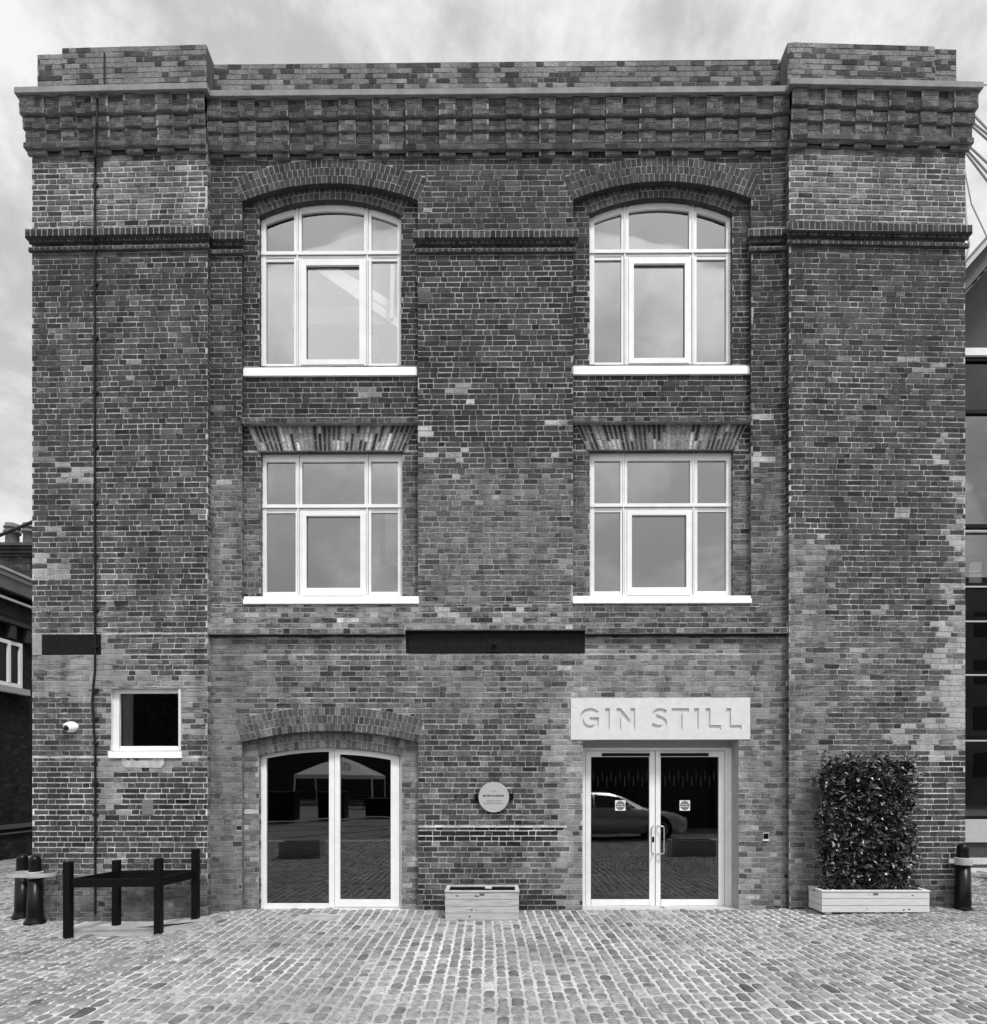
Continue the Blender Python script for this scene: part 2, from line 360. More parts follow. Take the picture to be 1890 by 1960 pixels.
def bricks(mb, u0, u1, v0, v1, mapf, exc=(), excm=None, zf=None, prot=0.004, bond='flemish', mortar=True, zbase=0.0):
    excm = exc if excm is None else excm
    brk = {v0, v1}; rs0 = random.Random(int(u0*1000)+5)
    for e in list(exc)+list(excm):
        for z in e.br:
            if v0 < z < v1: brk.add(z)
    j0 = int(floor((v0-zbase)/COURSE)); j1 = int((v1-zbase)/COURSE)+1
    cuts = sorted(brk | {zbase+j*COURSE for j in range(j0, j1+1) if v0 < zbase+j*COURSE < v1})
    for a, b in zip(cuts, cuts[1:]):
        if b-a < 0.004 : 
            if mortar:
                for p, q in intervals(u0, u1, excm, (a+b)/2):
                    mb.add([mapf(p,a,0),mapf(q,a,0),mapf(q,b,0),mapf(p,b,0)], [(0,1,2,3)], 1, (0.2,0,0.2))
            continue
        vm = (a+b)/2; j = int(floor((vm-zbase)/COURSE))
        if mortar:
            for p, q in intervals(u0, u1, excm, vm):
                n = max(1, int((q-p)/0.16)); us = [p+(q-p)*i/n for i in range(n+1)]
                vs = []; cs = []
                for vv in (a, b):
                    for u in us:
                        z = zf(min(max(u+rs0.gauss(0, .04), u0+.01), u1-.01), vv+rs0.gauss(0, .02)); vs.append(mapf(u, vv, 0)); cs.append((z[2], z[3], z[5]))
                mb.add(vs, [(i, i+1, n+2+i, n+1+i) for i in range(n)], 1, cs)
        if b-a < 0.03: continue
        rs = random.Random(j*77+int(u0*100))
        u = u0-0.3+(0.17 if j % 2 else 0.0)+rs.uniform(-0.015, 0.015)-(u0*0) ; k = 0
        iv = intervals(u0, u1, exc, vm)
        while u < u1:
            head = (k % 2 == 1) if bond == 'flemish' else False
            if bond == 'header': head = True
            if rs.random() < 0.05: head = not head
            L = 0.108 if head else 0.213
            L += rs.uniform(-0.009, 0.009); e = u+L; k += 1
            for p, q in iv:
                s, t = max(u, p), min(e, q)
                if t-s < 0.028: continue
                gu, gv = rs.gauss(0, .075), rs.gauss(0, .06)
                z = zf(min(max((s+t)/2+gu, u0+.01), u1-.01), vm+(gv if abs(gv) < .16 else 0)); jt = z[4]*rs.uniform(0.8, 1.25)
                l, r, bo, to = s+jt*.30, t-jt*.30, a+jt*.52, b-jt*.52
                if s == p: l = s+0.001
                if t == q: r = t-0.001
                if r-l < 0.015: continue
                tone = z[0]*exp(rs.gauss(0, z[1]))
                if rs.random() < 0.05: tone *= 0.45
                if rs.random() < 0.02: tone *= 1.9
                par = z[0] > 0.13999 and z[0] < 0.14001; dk = par and rs.random() < 0.36
                if par: tone = 0.050*exp(rs.gauss(0,.3)) if dk else 0.165*exp(rs.gauss(0, .14))
                tone = min(tone, 0.6); c = (tone, (-.3 if dk else z[3]+rs.uniform(-.12, .12)), z[5])
                J = lambda: rs.uniform(-0.0036, 0.0036)
                pr = prot+rs.uniform(-0.002, 0.0025)
                vs = [mapf(l+J(), bo+J(), pr), mapf(r+J(), bo+J(), pr), mapf(r+J(), to+J(), pr), mapf(l+J(), to+J(), pr),
                      mapf(l, bo, -0.002), mapf(r, bo, -0.002), mapf(r, to, -0.002), mapf(l, to, -0.002)]
                mb.add(vs, [(0,1,2,3),(0,4,5,1),(1,5,6,2),(2,6,7,3),(3,7,4,0)], 0, c)
            u = e
def front(Y): return lambda u, v, o: (u, Y-o, v)
def sideR(X): return lambda u, v, o: (X+o, u, v)     # faces +x, u along y
def sideL(X): return lambda u, v, o: (X-o, u, v)
def zc(Y=0.0, pier=False): return lambda u, v: zone(DPX(u, Y), DPZ(v, Y), pier)
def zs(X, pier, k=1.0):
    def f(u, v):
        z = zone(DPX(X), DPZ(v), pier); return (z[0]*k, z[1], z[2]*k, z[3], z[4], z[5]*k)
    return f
MB2 = [M_brick, M_mortar]
GB = -0.25
# ------------------------------------------------------------------ the warehouse
bld = thing('brick_building', (0, 0, 0), 'three storey old brick warehouse with white windows and GIN STILL carved over its door', 'building')
ZTOP = 11.62
ARCH = {}
def mkarch(cpx, hw, peak, sag, Y):
    Rr = (hw*hw+sag*sag)/(2*sag); s = (D0+Y)/F
    return dict(cx=PX(cpx, Y), cz=PZ(peak, Y)-Rr*s, R=Rr*s, a=math.asin(hw/Rr), x0=PX(cpx-hw, Y), x1=PX(cpx+hw, Y))
AUL = mkarch(631.5, 169, 350, 34, 0); AUR = mkarch(1268, 171, 350, 34, 0)
AUL2 = mkarch(632.5, 136, 382, 30, 0.08); AUR2 = mkarch(1265.5, 137, 382, 30, 0.08)
AG = mkarch(632, 169, 1399, 22, 0); AG2 = mkarch(633, 137, 1431.5, 15.5, 0.08)
RB = 0.34; RB2 = 0.225
SB = 1156   # bottom of bays
ex_open = [arch_open(a['cx'], a['cz'], a['R'], a['x0'], a['x1'], PZ(SB)) for a in (AUL, AUR)]+[arch_open(AG['cx'], AG['cz'], AG['R'], AG['x0'], AG['x1'], -1)]
ex_open += [prect(1115.5, 1414.5, 1416, 1800), prect(1093, 1437, 1336, 1416), prect(777, 1120, 1208, 1251)]
ex_openm = [arch_open(a['cx'], a['cz'], a['R']+.06, a['x0'], a['x1'], PZ(SB)) for a in (AUL, AUR)]+[arch_open(AG['cx'], AG['cz'], AG['R']+.06, AG['x0'], AG['x1'], -1)]+ex_open[3:]
ex_ring = [ring_ex(a['cx'], a['cz'], a['R'], a['R']+RB, a['a']+0.0) for a in (AUL, AUR, AG)]
XL, XR = PX(398.5, 0), PX(1506, 0)
wb = MB()
bricks(wb, XL, XR, GB, ZTOP-0.02, front(0), ex_open+ex_ring, ex_openm, zc())
# bays set back behind the arches
def jz(u, v):
    z = zone(DPX(u), DPZ(v), False); return (z[0]*0.93, z[1], z[2]*0.85, z[3], z[4], z[5])
for A, A2, w0, w1 in ((AUL, AUL2, 499, 771), (AUR, AUR2, 1129, 1404)):
    e = [arch_open(A2['cx'], A2['cz'], A2['R'], A2['x0'], A2['x1'], PZ(700, .08)), prect(w0, w1, 864, 1150, .08)]
    e2 = ring_ex(A2['cx'], A2['cz'], A2['R'], A2['R']+RB2, A2['a'])
    def fa(v, w0=w0, w1=w1):
        t_ = (HY-(v-ZC)*F/(D0+.08)-811)/53
        return (PX(w0-4-23*(1-t_), .08), PX(w1+4+23*(1-t_), .08)) if 0 < t_ < 1 else None
    fa.br = (PZ(864,.08), PZ(811,.08))
    em_ = [arch_open(A2['cx'], A2['cz'], A2['R']+.05, A2['x0'], A2['x1'], PZ(700, .08)), e[1]]
    bricks(wb, A['x0']-.02, A['x1']+.02, PZ(SB), A['cz']+A['R']+.08, front(0.08), e+[e2, fa], em_, jz)
    for X, mf in ((A['x0'], sideR), (A['x1'], sideL)):
        bricks(wb, 0.0, 0.08, PZ(SB), A['cz']+A['R']*cos(A['a']), mf(X), (), None, zs(X, False, .9), bond='header')
def gz2(u, v):
    z = zone(DPX(u), DPZ(v), False); k = nz(u*130, v*130, 40, 3); return (0.12+.05*k, 0.45, 0.24, 0.30+.2*k, 0.013, 0.25)
e = [arch_open(AG2['cx'], AG2['cz'], AG2['R'], AG2['x0'], AG2['x1'], -1)]
e2 = ring_ex(AG2['cx'], AG2['cz'], AG2['R'], AG2['R']+RB2, AG2['a'])
bricks(wb, AG['x0']-.02, AG['x1']+.02, GB, AG['cz']+AG['R']+.08, front(0.08), e+[e2], [arch_open(AG2['cx'], AG2['cz'], AG2['R']+.05, AG2['x0'], AG2['x1'], -1)], gz2)
for X, mf in ((AG['x0'], sideR), (AG['x1'], sideL)):
    bricks(wb, 0.0, 0.08, GB, AG['cz']+AG['R']*cos(AG['a']), mf(X), (), None, zs(X, False, .9), bond='header')
# arch soffits between wall face and bay
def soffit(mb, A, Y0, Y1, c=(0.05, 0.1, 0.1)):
    n = 40
    for i in range(n):
        t0 = -A['a']+2*A['a']*i/n; t1 = -A['a']+2*A['a']*(i+1)/n
        p = lambda t, y: (A['cx']+A['R']*sin(t), y, A['cz']+A['R']*cos(t))
        mb.add([p(t0,Y0),p(t1,Y0),p(t1,Y1),p(t0,Y1)], [(0,1,2,3)], 1 if i % 2 else 1, c)
for A in (AUL, AUR, AG): soffit(wb, A, 0, 0.08)
for A in (AUL2, AUR2, AG2): soffit(wb, A, 0.0605, 0.22)
# window reveals
for A2, w0, w1 in ((AUL2, 499, 771), (AUR2, 1129, 1404)):
    for X, mf in ((A2['x0'], sideR), (A2['x1'], sideL)):
        bricks(wb, 0.08, 0.20, PZ(702, .08), A2['cz']+A2['R']*cos(A2['a']), mf(X), (), None, zs(X, False, .85), bond='header')
    for X, mf in ((PX(w0, .08), sideR), (PX(w1, .08), sideL)):
        bricks(wb, 0.08, 0.20, PZ(1150, .08), PZ(864, .08), mf(X), (), None, zs(X, False, .9), bond='header')
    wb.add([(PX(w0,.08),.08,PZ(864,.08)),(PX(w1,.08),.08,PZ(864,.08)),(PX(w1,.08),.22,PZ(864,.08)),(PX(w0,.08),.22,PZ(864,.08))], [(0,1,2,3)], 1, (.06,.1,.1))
for X, mf in ((AG2['x0'], sideR), (AG2['x1'], sideL)):
    bricks(wb, 0.08, 0.20, GB, AG2['cz']+AG2['R']*cos(AG2['a']), mf(X), (), None, lambda u, v: (0.14,.3,.2,.3,.012,.22), bond='header')
# band under first floor sills, and drip course, ledge courses
def brickbar(mb, x0, x1, z0, z1, Yf, Yb, zf, bond='header', ends=True, zb=None):
    mb.box(x0, x1, Yf, Yb, z0, z1, 1, (zf((x0+x1)/2, (z0+z1)/2)[2]*.8, .1, .15), skip=('k','f'))
    bricks(mb, x0, x1, z0, z1, front(Yf), (), None, zf, bond=bond, zbase=z0 if zb is None else zb)
for a, b in ((398.5, 777), (1120, 1506)):
    brickbar(wb, PX(a), PX(b), PZ(1215), PZ(1204), -0.085, 0.0, zc(), 'header')
brickbar(wb, PX(777), PX(1120), PZ(1208), PZ(1198), -0.085, 0.0, zc(), 'header')
for a, b in ((463, 800), (1098, 1438)):
    brickbar(wb, PX(a,.02), PX(b,.02), PZ(808, -.02), PZ(797, -.02), -0.02, 0.08, lambda u, v: (.05,.4,.28,.22,.012,.26), 'header')
for a, b in ((398.5, 776), (1121, 1506)): wb.box(PX(a), PX(b), -.007, 0, PZ(1218.5), PZ(1215), 1, (.016,-.3,.05), skip=('k',))  # near-black strip painting the shadow line under the ledge
wb.box(PX(801), PX(1085), -.014, 0, PZ(1584), PZ(1581), 1, (.50,.2,.45), skip=('k',))
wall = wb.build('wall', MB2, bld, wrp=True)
# ---- arch rings
def ring(mb, A, thick, rows, Y, bt, mt, sm, st, wd=0.075, a_ext=0.0, prot=0.004):
    a = A['a']+a_ext; n = 48
    for i in range(n):   # mortar bed
        t0 = -a+2*a*i/n; t1 = -a+2*a*(i+1)/n
        q = [(A['cx']+r*sin(t), Y-0.001, A['cz']+r*cos(t)) for r, t in ((A['R'],t0),(A['R'],t1),(A['R']+thick,t1),(A['R']+thick,t0))]
        mb.add(q, [(0,1,2,3)], 1, (mt, sm, st))
    rt = thick/rows; g = 0.006
    for k in range(rows):
        r0 = A['R']+k*rt; nb = int(2*a*(r0+rt/2)/wd); off = 0.0
        for i in range(nb):
            t0 = -a+2*a*i/nb; t1 = -a+2*a*(i+1)/nb; da = g/(r0)*random.uniform(.6, 1.2)
            rr0, rr1 = r0+g*.8, r0+rt-g*.8
            if k == 0: rr0 = r0+.001
            pr = prot+random.uniform(-.002, .002)
            pt = [(rr0, t0+da*.8), (rr0, t1-da*.8), (rr1, t1-da*.8), (rr1, t0+da*.8)]
            J = lambda: random.uniform(-.003, .003)
            f = [(A['cx']+(r+J())*sin(t), Y-pr, A['cz']+(r+J())*cos(t)) for r, t in pt]
            b = [(A['cx']+r*sin(t), Y+0.0, A['cz']+r*cos(t)) for r, t in pt]
            mb.add(f+b, [(0,1,2,3),(0,4,5,1),(1,5,6,2),(2,6,7,3),(3,7,4,0)], 0, (bt*exp(random.gauss(0,.28)), sm+random.uniform(-.1,.1), st))
for A, A2, c in ((AUL, AUL2, (.040,.30,.02,.17)), (AUR, AUR2, (.045,.28,.04,.16)), (AG, AG2, (.078,.27,.14,.18))):
    mb = MB(); ring(mb, A, RB, 3, -0.012, *c); ring(mb, A2, RB2, 2, 0.070, c[0]*1.15, c[1]*.9, c[2], c[3])
    soffit(mb, A, -0.013, 0.0)
    mb.build('brick_arch', MB2, bld, wrp=True)
# ---- flat fan arches
for w0, w1 in ((499, 771), (1129, 1404)):
    mb = MB(); Y = 0.06; xm = (w0+w1)/2; n = 34
    def fp(t, s):
        return P(xm+t*((w1-w0)/2+4+s*23), 862-51*s, Y)
    mb.prism([(fp(-1,0).x, fp(-1,0).z), (fp(1,0).x, fp(1,0).z), (fp(1,1).x, fp(1,1).z), (fp(-1,1).x, fp(-1,1).z)], Y, 0.082, 1, (.20,.15,.22))
    for i in range(n):
        t0 = -1+2*i/n+.012; t1 = -1+2*(i+1)/n-.012
        cut = random.choice((0.33, 0.66, 0.4))
        for s0, s1 in ((0.02, cut-.02), (cut+.02, .98)):
            col = (0.26*exp(random.gauss(0,.35)), random.uniform(.0,.35), .36) if nz(i*12, w0+s0*40, 34, 2)+.45*R() > .32 else (.040*exp(random.gauss(0,.4)), random.uniform(-.1,.22), .34)
            q = [fp(t0,s0), fp(t1,s0), fp(t1,s1), fp(t0,s1)]; bk = [v+Vector((0,.006,0)) for v in q]
            q = [v-Vector((0,.004,0)) for v in q]
            mb.add(q+bk, [(0,1,2,3),(0,4,5,1),(1,5,6,2),(2,6,7,3),(3,7,4,0)], 0, col)
    mb.build('flat_brick_arch', MB2, bld, wrp=True)
# ---- piers
PY = -0.10
PLX = (PX(62, PY), PX(397, PY)); PRX = (PX(1511, PY), PX(1848, PY))
for i, (x0, x1) in enumerate((PLX, PRX)):
    mb = MB(); ex = []
    if i == 0: ex = [prect(213, 347, 1318, 1450, PY), prect(62, 194, 1212, 1252, PY)]
    bricks(mb, x0, x1, GB, ZTOP-0.02, front(PY), ex, ex, zc(PY, True), prot=0.005)
    inner, outer = (x1, x0) if i == 0 else (x0, x1)
    bricks(mb, PY, 0.02, GB, ZTOP-0.02, (sideR if i == 0 else sideL)(inner), (), None, zs(inner, True, 1.1 if i == 0 else .6), bond='header')  # side light painted into the returns: left one lifted, right one darkened
    bricks(mb, PY, 4.0, GB, ZTOP-0.02, (sideL if i == 0 else sideR)(outer), (), None, zs(outer, True, 1), prot=.004)
    yb = 4.0
    mb.add([(outer,yb,GB),(outer,10,GB),(outer,10,ZTOP),(outer,yb,ZTOP)], [(0,1,2,3)], 0, (.07,.1,.2))
    mb.build('brick_pier', MB2, bld, wrp=True)
# ---- cornice
OFF = [ # (y top, y bottom, offset module, offset between)
 (179, 188, .128, .128), (188, 224, .108, .084), (224, 229, .012, .004), (229, 249, .080, .056), (250, 275, .056, .030), (275, 285, .072, .072)]
def cornice_run(mb, xa, xb, Y0, pier, le, re, phase=0.0, outer=0):
    def zf(k, q=None):
        q = random.uniform(.82, 1.25) if q is None else q
        return lambda u, v: tuple(a*b for a, b in zip(zone(DPX(u), 230, pier), (k*q,1,q,1,.8,q)))
    m = 0.484; nmod = max(1, int(round((xb-xa-0.23)/m))); pit = (xb-xa-0.23)/nmod
    for (yt, ybm, om, ob) in OFF:
        z0, z1 = PZ(ybm, -.07), PZ(yt, -.07)
        kk = 1.0
        if yt == 224: kk = .3  # recess row toned down to paint its shadow line
        if yt == 228: kk = .55
        if yt == 277: kk = .7
        L = xa-(ob if outer < 0 else 0); Rr = xb+(ob if outer > 0 else 0)
        brickbar(mb, L, Rr, z0, z1, Y0-ob, Y0, zf(kk*.98, 1), 'header' if yt == 277 else 'flemish')
        if abs(om-ob) > 1e-4:
            for k in range(nmod+1):
                p = xa+k*pit; q = p+0.23
                if k == 0 and outer < 0: p -= om
                if k == nmod and outer > 0: q += om
                brickbar(mb, p, q, z0, z1, Y0-om, Y0, zf(kk*1.22))
    mb.box(xa, xb, Y0-.012, Y0-.006, PZ(291, -.04), PZ(284.5, -.07), 1, (.012,-.3,.05))  # dark strip standing in for the shade below the dentils
    for k in range(nmod+1):
        p = xa+k*pit; q = p+0.23
        if k == 0 and outer < 0: p -= .04
        if k == nmod and outer > 0: q += .04
        brickbar(mb, p, q, PZ(298, -.04), PZ(288, -.04), Y0-.045, Y0, zf(1.3))
mb = MB()
cornice_run(mb, PLX[0], PLX[1], PY, True, 0, 0, outer=-1)
cornice_run(mb, XL, XR, 0.0, False, 0, 0)
cornice_run(mb, PRX[0], PRX[1], PY, True, 0, 0, outer=1)
mb.build('cornice', MB2, bld, wrp=True)
# coping slab on the cornice
mb = MB(); zb, zt = PZ(179.5, -.15), PZ(168, -.15)
mb.box(PLX[0]-.15, PLX[1]+.06, PY-.15, .5, zb, zt); mb.box(PLX[1]+.062, PRX[0]-.062, -.15, .5, zb, zt); mb.box(PRX[0]-.06, PRX[1]+.15, PY-.15, .5, zb, zt)
mb.build('coping', M_stone, bld, wrp=True, bevel=.006)
# parapets
def zpar(u, v): return (0.14, .5, .20, .25, .013, .19)
def parapet(x0, x1, yf, z0, z1, shape=None, lab=None):
    mb = MB(); 
    bricks(mb, x0, x1, z0, z1, front(yf), [shape] if shape else (), [shape] if shape else None, zpar, zbase=z1-10*COURSE)
    mb.add([(x0,yf,z0),(x0,yf+.4,z0),(x0,yf+.4,z1),(x0,yf,z1)], [(0,1,2,3)], 1, (.13,.3,.17)); mb.add([(x1,yf,z0),(x1,yf+.4,z0),(x1,yf+.4,z1),(x1,yf,z1)], [(0,1,2,3)], 1, (.08,.2,.12))
    mb.add([(x0,yf,z1),(x1,yf,z1),(x1,yf+.4,z1),(x0,yf+.4,z1)], [(0,1,2,3)], 1, (.15,.3,.17)); mb.add([(x0,yf+.4,z0),(x1,yf+.4,z0),(x1,yf+.4,z1),(x0,yf+.4,z1)], [(0,1,2,3)], 1, (.13,.3,.17))
    mb.build('parapet', MB2, bld, wrp=True)
Yp = -0.06
parapet(PX(72,Yp), PX(119,Yp), Yp, 11.6, PZ(92,Yp))
parapet(PX(119,Yp)+.001, PX(395,Yp), Yp, 11.6, PZ(80.5,Yp))
parapet(PX(1508,Yp), PX(1790,Yp), Yp, 11.6, PZ(88,Yp))
parapet(PX(1790,Yp)+.001, PX(1831,Yp), Yp, 11.6, PZ(93,Yp))
parapet(PX(395,Yp)+.01, PX(1508,Yp)-.01, .17, 11.6, PZ(119,.17))
# thin lead cap line on centre parapet
# ---- string courses
def string(mb, x0, x1, Y0, pier, L, Rr, yy=441):
    rows = [(yy, yy+17, .060, 'header', .75), (yy+17, yy+24, .030, 'header', .6), (yy+32, yy+40, .034, 'header', .62)]
    for yt, yb2, o, bd, k in rows:
        z0, z1 = PZ(yb2, -.05), PZ(yt, -.05)
        a = x0-(o if L else 0); b = x1+(o if Rr else 0)
        zf = lambda u, v, k=k: (0.055*k+.012, .35, .22*k, .14, .011, .18)
        mb.box(a, b, Y0-o, Y0, z0, z1, 1, (.08,.1,.12), skip=('k','f'))
        # soldier-like headers
        n = int((b-a)/.078)
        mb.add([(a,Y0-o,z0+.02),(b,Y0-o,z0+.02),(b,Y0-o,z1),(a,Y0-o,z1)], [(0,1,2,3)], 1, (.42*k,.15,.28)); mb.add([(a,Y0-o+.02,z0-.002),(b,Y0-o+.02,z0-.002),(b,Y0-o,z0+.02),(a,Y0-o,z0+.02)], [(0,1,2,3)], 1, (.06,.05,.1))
        for i in range(n):
            p = a+(b-a)*i/n+.006; q = a+(b-a)*(i+1)/n-.006; r0 = z0 if o == .060 else z0+.003; r1 = z1-.012 if o == .060 else z1-.008
            t = .05*k*exp(random.gauss(0,.35)); c = (t, .1+R()*.15, .17)
            if o == .060:   # bullnose face
                vs = [(p,Y0-o-.004,r1),(q,Y0-o-.004,r1),(q,Y0-o-.004,r0+.022),(p,Y0-o-.004,r0+.022),(q,Y0-o+.022,r0-.004),(p,Y0-o+.022,r0-.004)]
                mb.add(vs, [(0,1,2,3),(3,2,4,5)], 0, c)
            else: mb.box(p, q, Y0-o-.004, Y0-o+.01, r0, r1, 0, c)
for a_ in ((PLX[0], PLX[1], PY, True, 1, 1), (PRX[0], PRX[1], PY, True, 1, 1), (XL+.02, PX(463), 0, False, 0, 1), (PX(800), PX(1098), 0, False, 1, 1), (PX(1438), XR-.02, 0, False, 1, 0)):
    mb = MB(); string(mb, *a_); mb.build('string_course', MB2, bld, wrp=True)
# ---- windows
def arch_z(A, x): return A['cz']+sqrt(max(0, A['R']**2-(x-A['cx'])**2))
def window_upper(A2, xo0, xo1, m1, m2, gl, Yw=0.15, ytop=382, yt=(479, 486, 497), yb=(698, 687, 694), sill=(461, 799, 699.5, 717), label=None):
    X = lambda d: PX(d, Yw); Z = lambda d: PZ(d, Yw)
    At = dict(cx=(X(xo0)+X(xo1))/2, R=A2['R']*1.005); At['cz'] = A2['cz']+A2['R']+.012-At['R']
    mb = MB(); fw = .085
    zt, ztr0, ztr1 = None, Z(yt[2]), Z(yt[0])
    def col(a, b, z0, y0, y1, mat=0, dz=0.0):   # piece of frame with an arched top
        n = 8; poly = [(a, z0), (b, z0)]+[(b+(a-b)*i/n, arch_z(At, b+(a-b)*i/n)-dz) for i in range(n+1)]
        mb.prism(poly, y0, y1, mat)
    def head(a, b, th, y0, y1):
        n = 14; top = [(b+(a-b)*i/n, arch_z(At, b+(a-b)*i/n)) for i in range(n+1)]
        bot = [(a+(b-a)*i/n, arch_z(At, a+(b-a)*i/n)-th) for i in range(n+1)]
        mb.prism(bot+top, y0, y1)
    x0, x1 = X(xo0), X(xo1); zb = Z(yb[0])
    a0, a1 = X(m1[0]), X(m1[1]); b0, b1 = X(m2[0]), X(m2[1]); g0, g1 = X(gl[0]), X(gl[1])
    col(x0, g0, zb, Yw, Yw+.07); col(g1, x1, zb, Yw, Yw+.07)
    for a, b in ((a0, a1), (b0, b1)):
        col(a, b, zb, Yw+.004, Yw+.07); mid = (a+b)/2
        col(mid-.012, mid+.004, zb, Yw-.012, Yw+.004)
    for a, b in ((g0, a0), (a1, b0), (b1, g1)):
        head(a, b, .085, Yw+.004, Yw+.07); head(a, b, .035, Yw-.004, Yw+.004)
        mb.box(a, b, Yw+.004, Yw+.07, ztr0+.045, ztr1); mb.box(a, b, Yw+.012, Yw+.07, ztr0, ztr0+.043)
    mb.box(x0, x1, Yw-.016, Yw+.003, ztr1-.055, ztr1-.008)
    for a, b in ((g0, a0), (b1, g1)):
        mb.box(a, b, Yw+.008, Yw+.07, zb, Z(yb[2]))
    for a, b in ((a0, a1), (b0, b1)):
        mid = (a+b)/2; mb.box(mid+.0045, mid+.010, Yw-.001, Yw+.0035, zb+.02, ztr0, 1); mb.box(mid-.018, mid-.0125, Yw-.001, Yw+.0035, zb+.02, ztr0, 1); mb.box(mid+.0045, mid+.010, Yw-.001, Yw+.0035, ztr1, ztr1+.6, 1)
    mb.box(x0+.02, x1-.02, Yw+.001, Yw+.0035, ztr1-.064, ztr1-.056, 1)
    fr = mb.build('window', [M_white, M_groove], bld, wrp=True)
    if label: fr['label'] = label
    # opening casement
    c0, c1, ct, cb = a1-.001, b0+.001, ztr0+.02, zb+.01
    mc = MB(); gx0, gx1, gzt, gzb = X(m1[1])+.072, X(m2[0])-.066, ct-.092, Z(yb[1])
    mc.box(c0, gx0, Yw-.010, Yw+.055, cb, ct); mc.box(gx1, c1, Yw-.010, Yw+.055, cb, ct)
    mc.box(gx0, gx1, Yw-.010, Yw+.055, gzt, ct); mc.box(gx0, gx1, Yw-.010, Yw+.055, cb, gzb)
    mc.box(gx0, gx0+.006, Yw+.028, Yw+.034, gzb, gzt, 1); mc.box(gx1-.006, gx1, Yw+.028, Yw+.034, gzb, gzt, 1); mc.box(gx0+.006, gx1-.006, Yw+.028, Yw+.034, gzt-.006, gzt, 1)
    mc.build('casement', [M_white, M_rubber], fr, wrp=True)
    Yg = Yw+.035
    def pane(poly):
        p = MB(); p.prism(poly, Yg, Yg+.004); p.build('pane', M_glass, fr, wrp=True)
    for a, b in ((g0, a0), (a1, b0), (b1, g1)):
        n = 8; pane([(a, ztr1), (b, ztr1)]+[(b+(a-b)*i/n, arch_z(At, b+(a-b)*i/n)-.08) for i in range(n+1)])
    for a, b in ((g0, a0), (b1, g1)): pane([(a, Z(yb[2])), (b, Z(yb[2])), (b, ztr0), (a, ztr0)])
    pane([(gx0, gzb), (gx1, gzb), (gx1, gzt), (gx0, gzt)])
    s = MB(); Ys = .045
    s.box(PX(sill[0],Ys), PX(sill[1],Ys), Ys, .16, PZ(sill[3],Ys), PZ(sill[2]+5.5,Ys)); s.box(PX(sill[0]+1,Ys), PX(sill[1]-1,Ys), Ys+.02, .16, PZ(sill[2]+5.5,Ys)+.001, PZ(sill[2],Ys))
    s.build('sill', M_sill, fr, wrp=True, bevel=.004)
    return fr
WU = 'white arched window of the top floor, left bay, with pale beams showing inside'
window_upper(AUL2, 496.5, 768.5, (563, 577), (697, 711), (509, 761), label=WU)
window_upper(AUR2, 1128, 1402, (1190, 1204), (1320, 1334), (1138, 1391), sill=(1097, 1441, 699.5, 717))
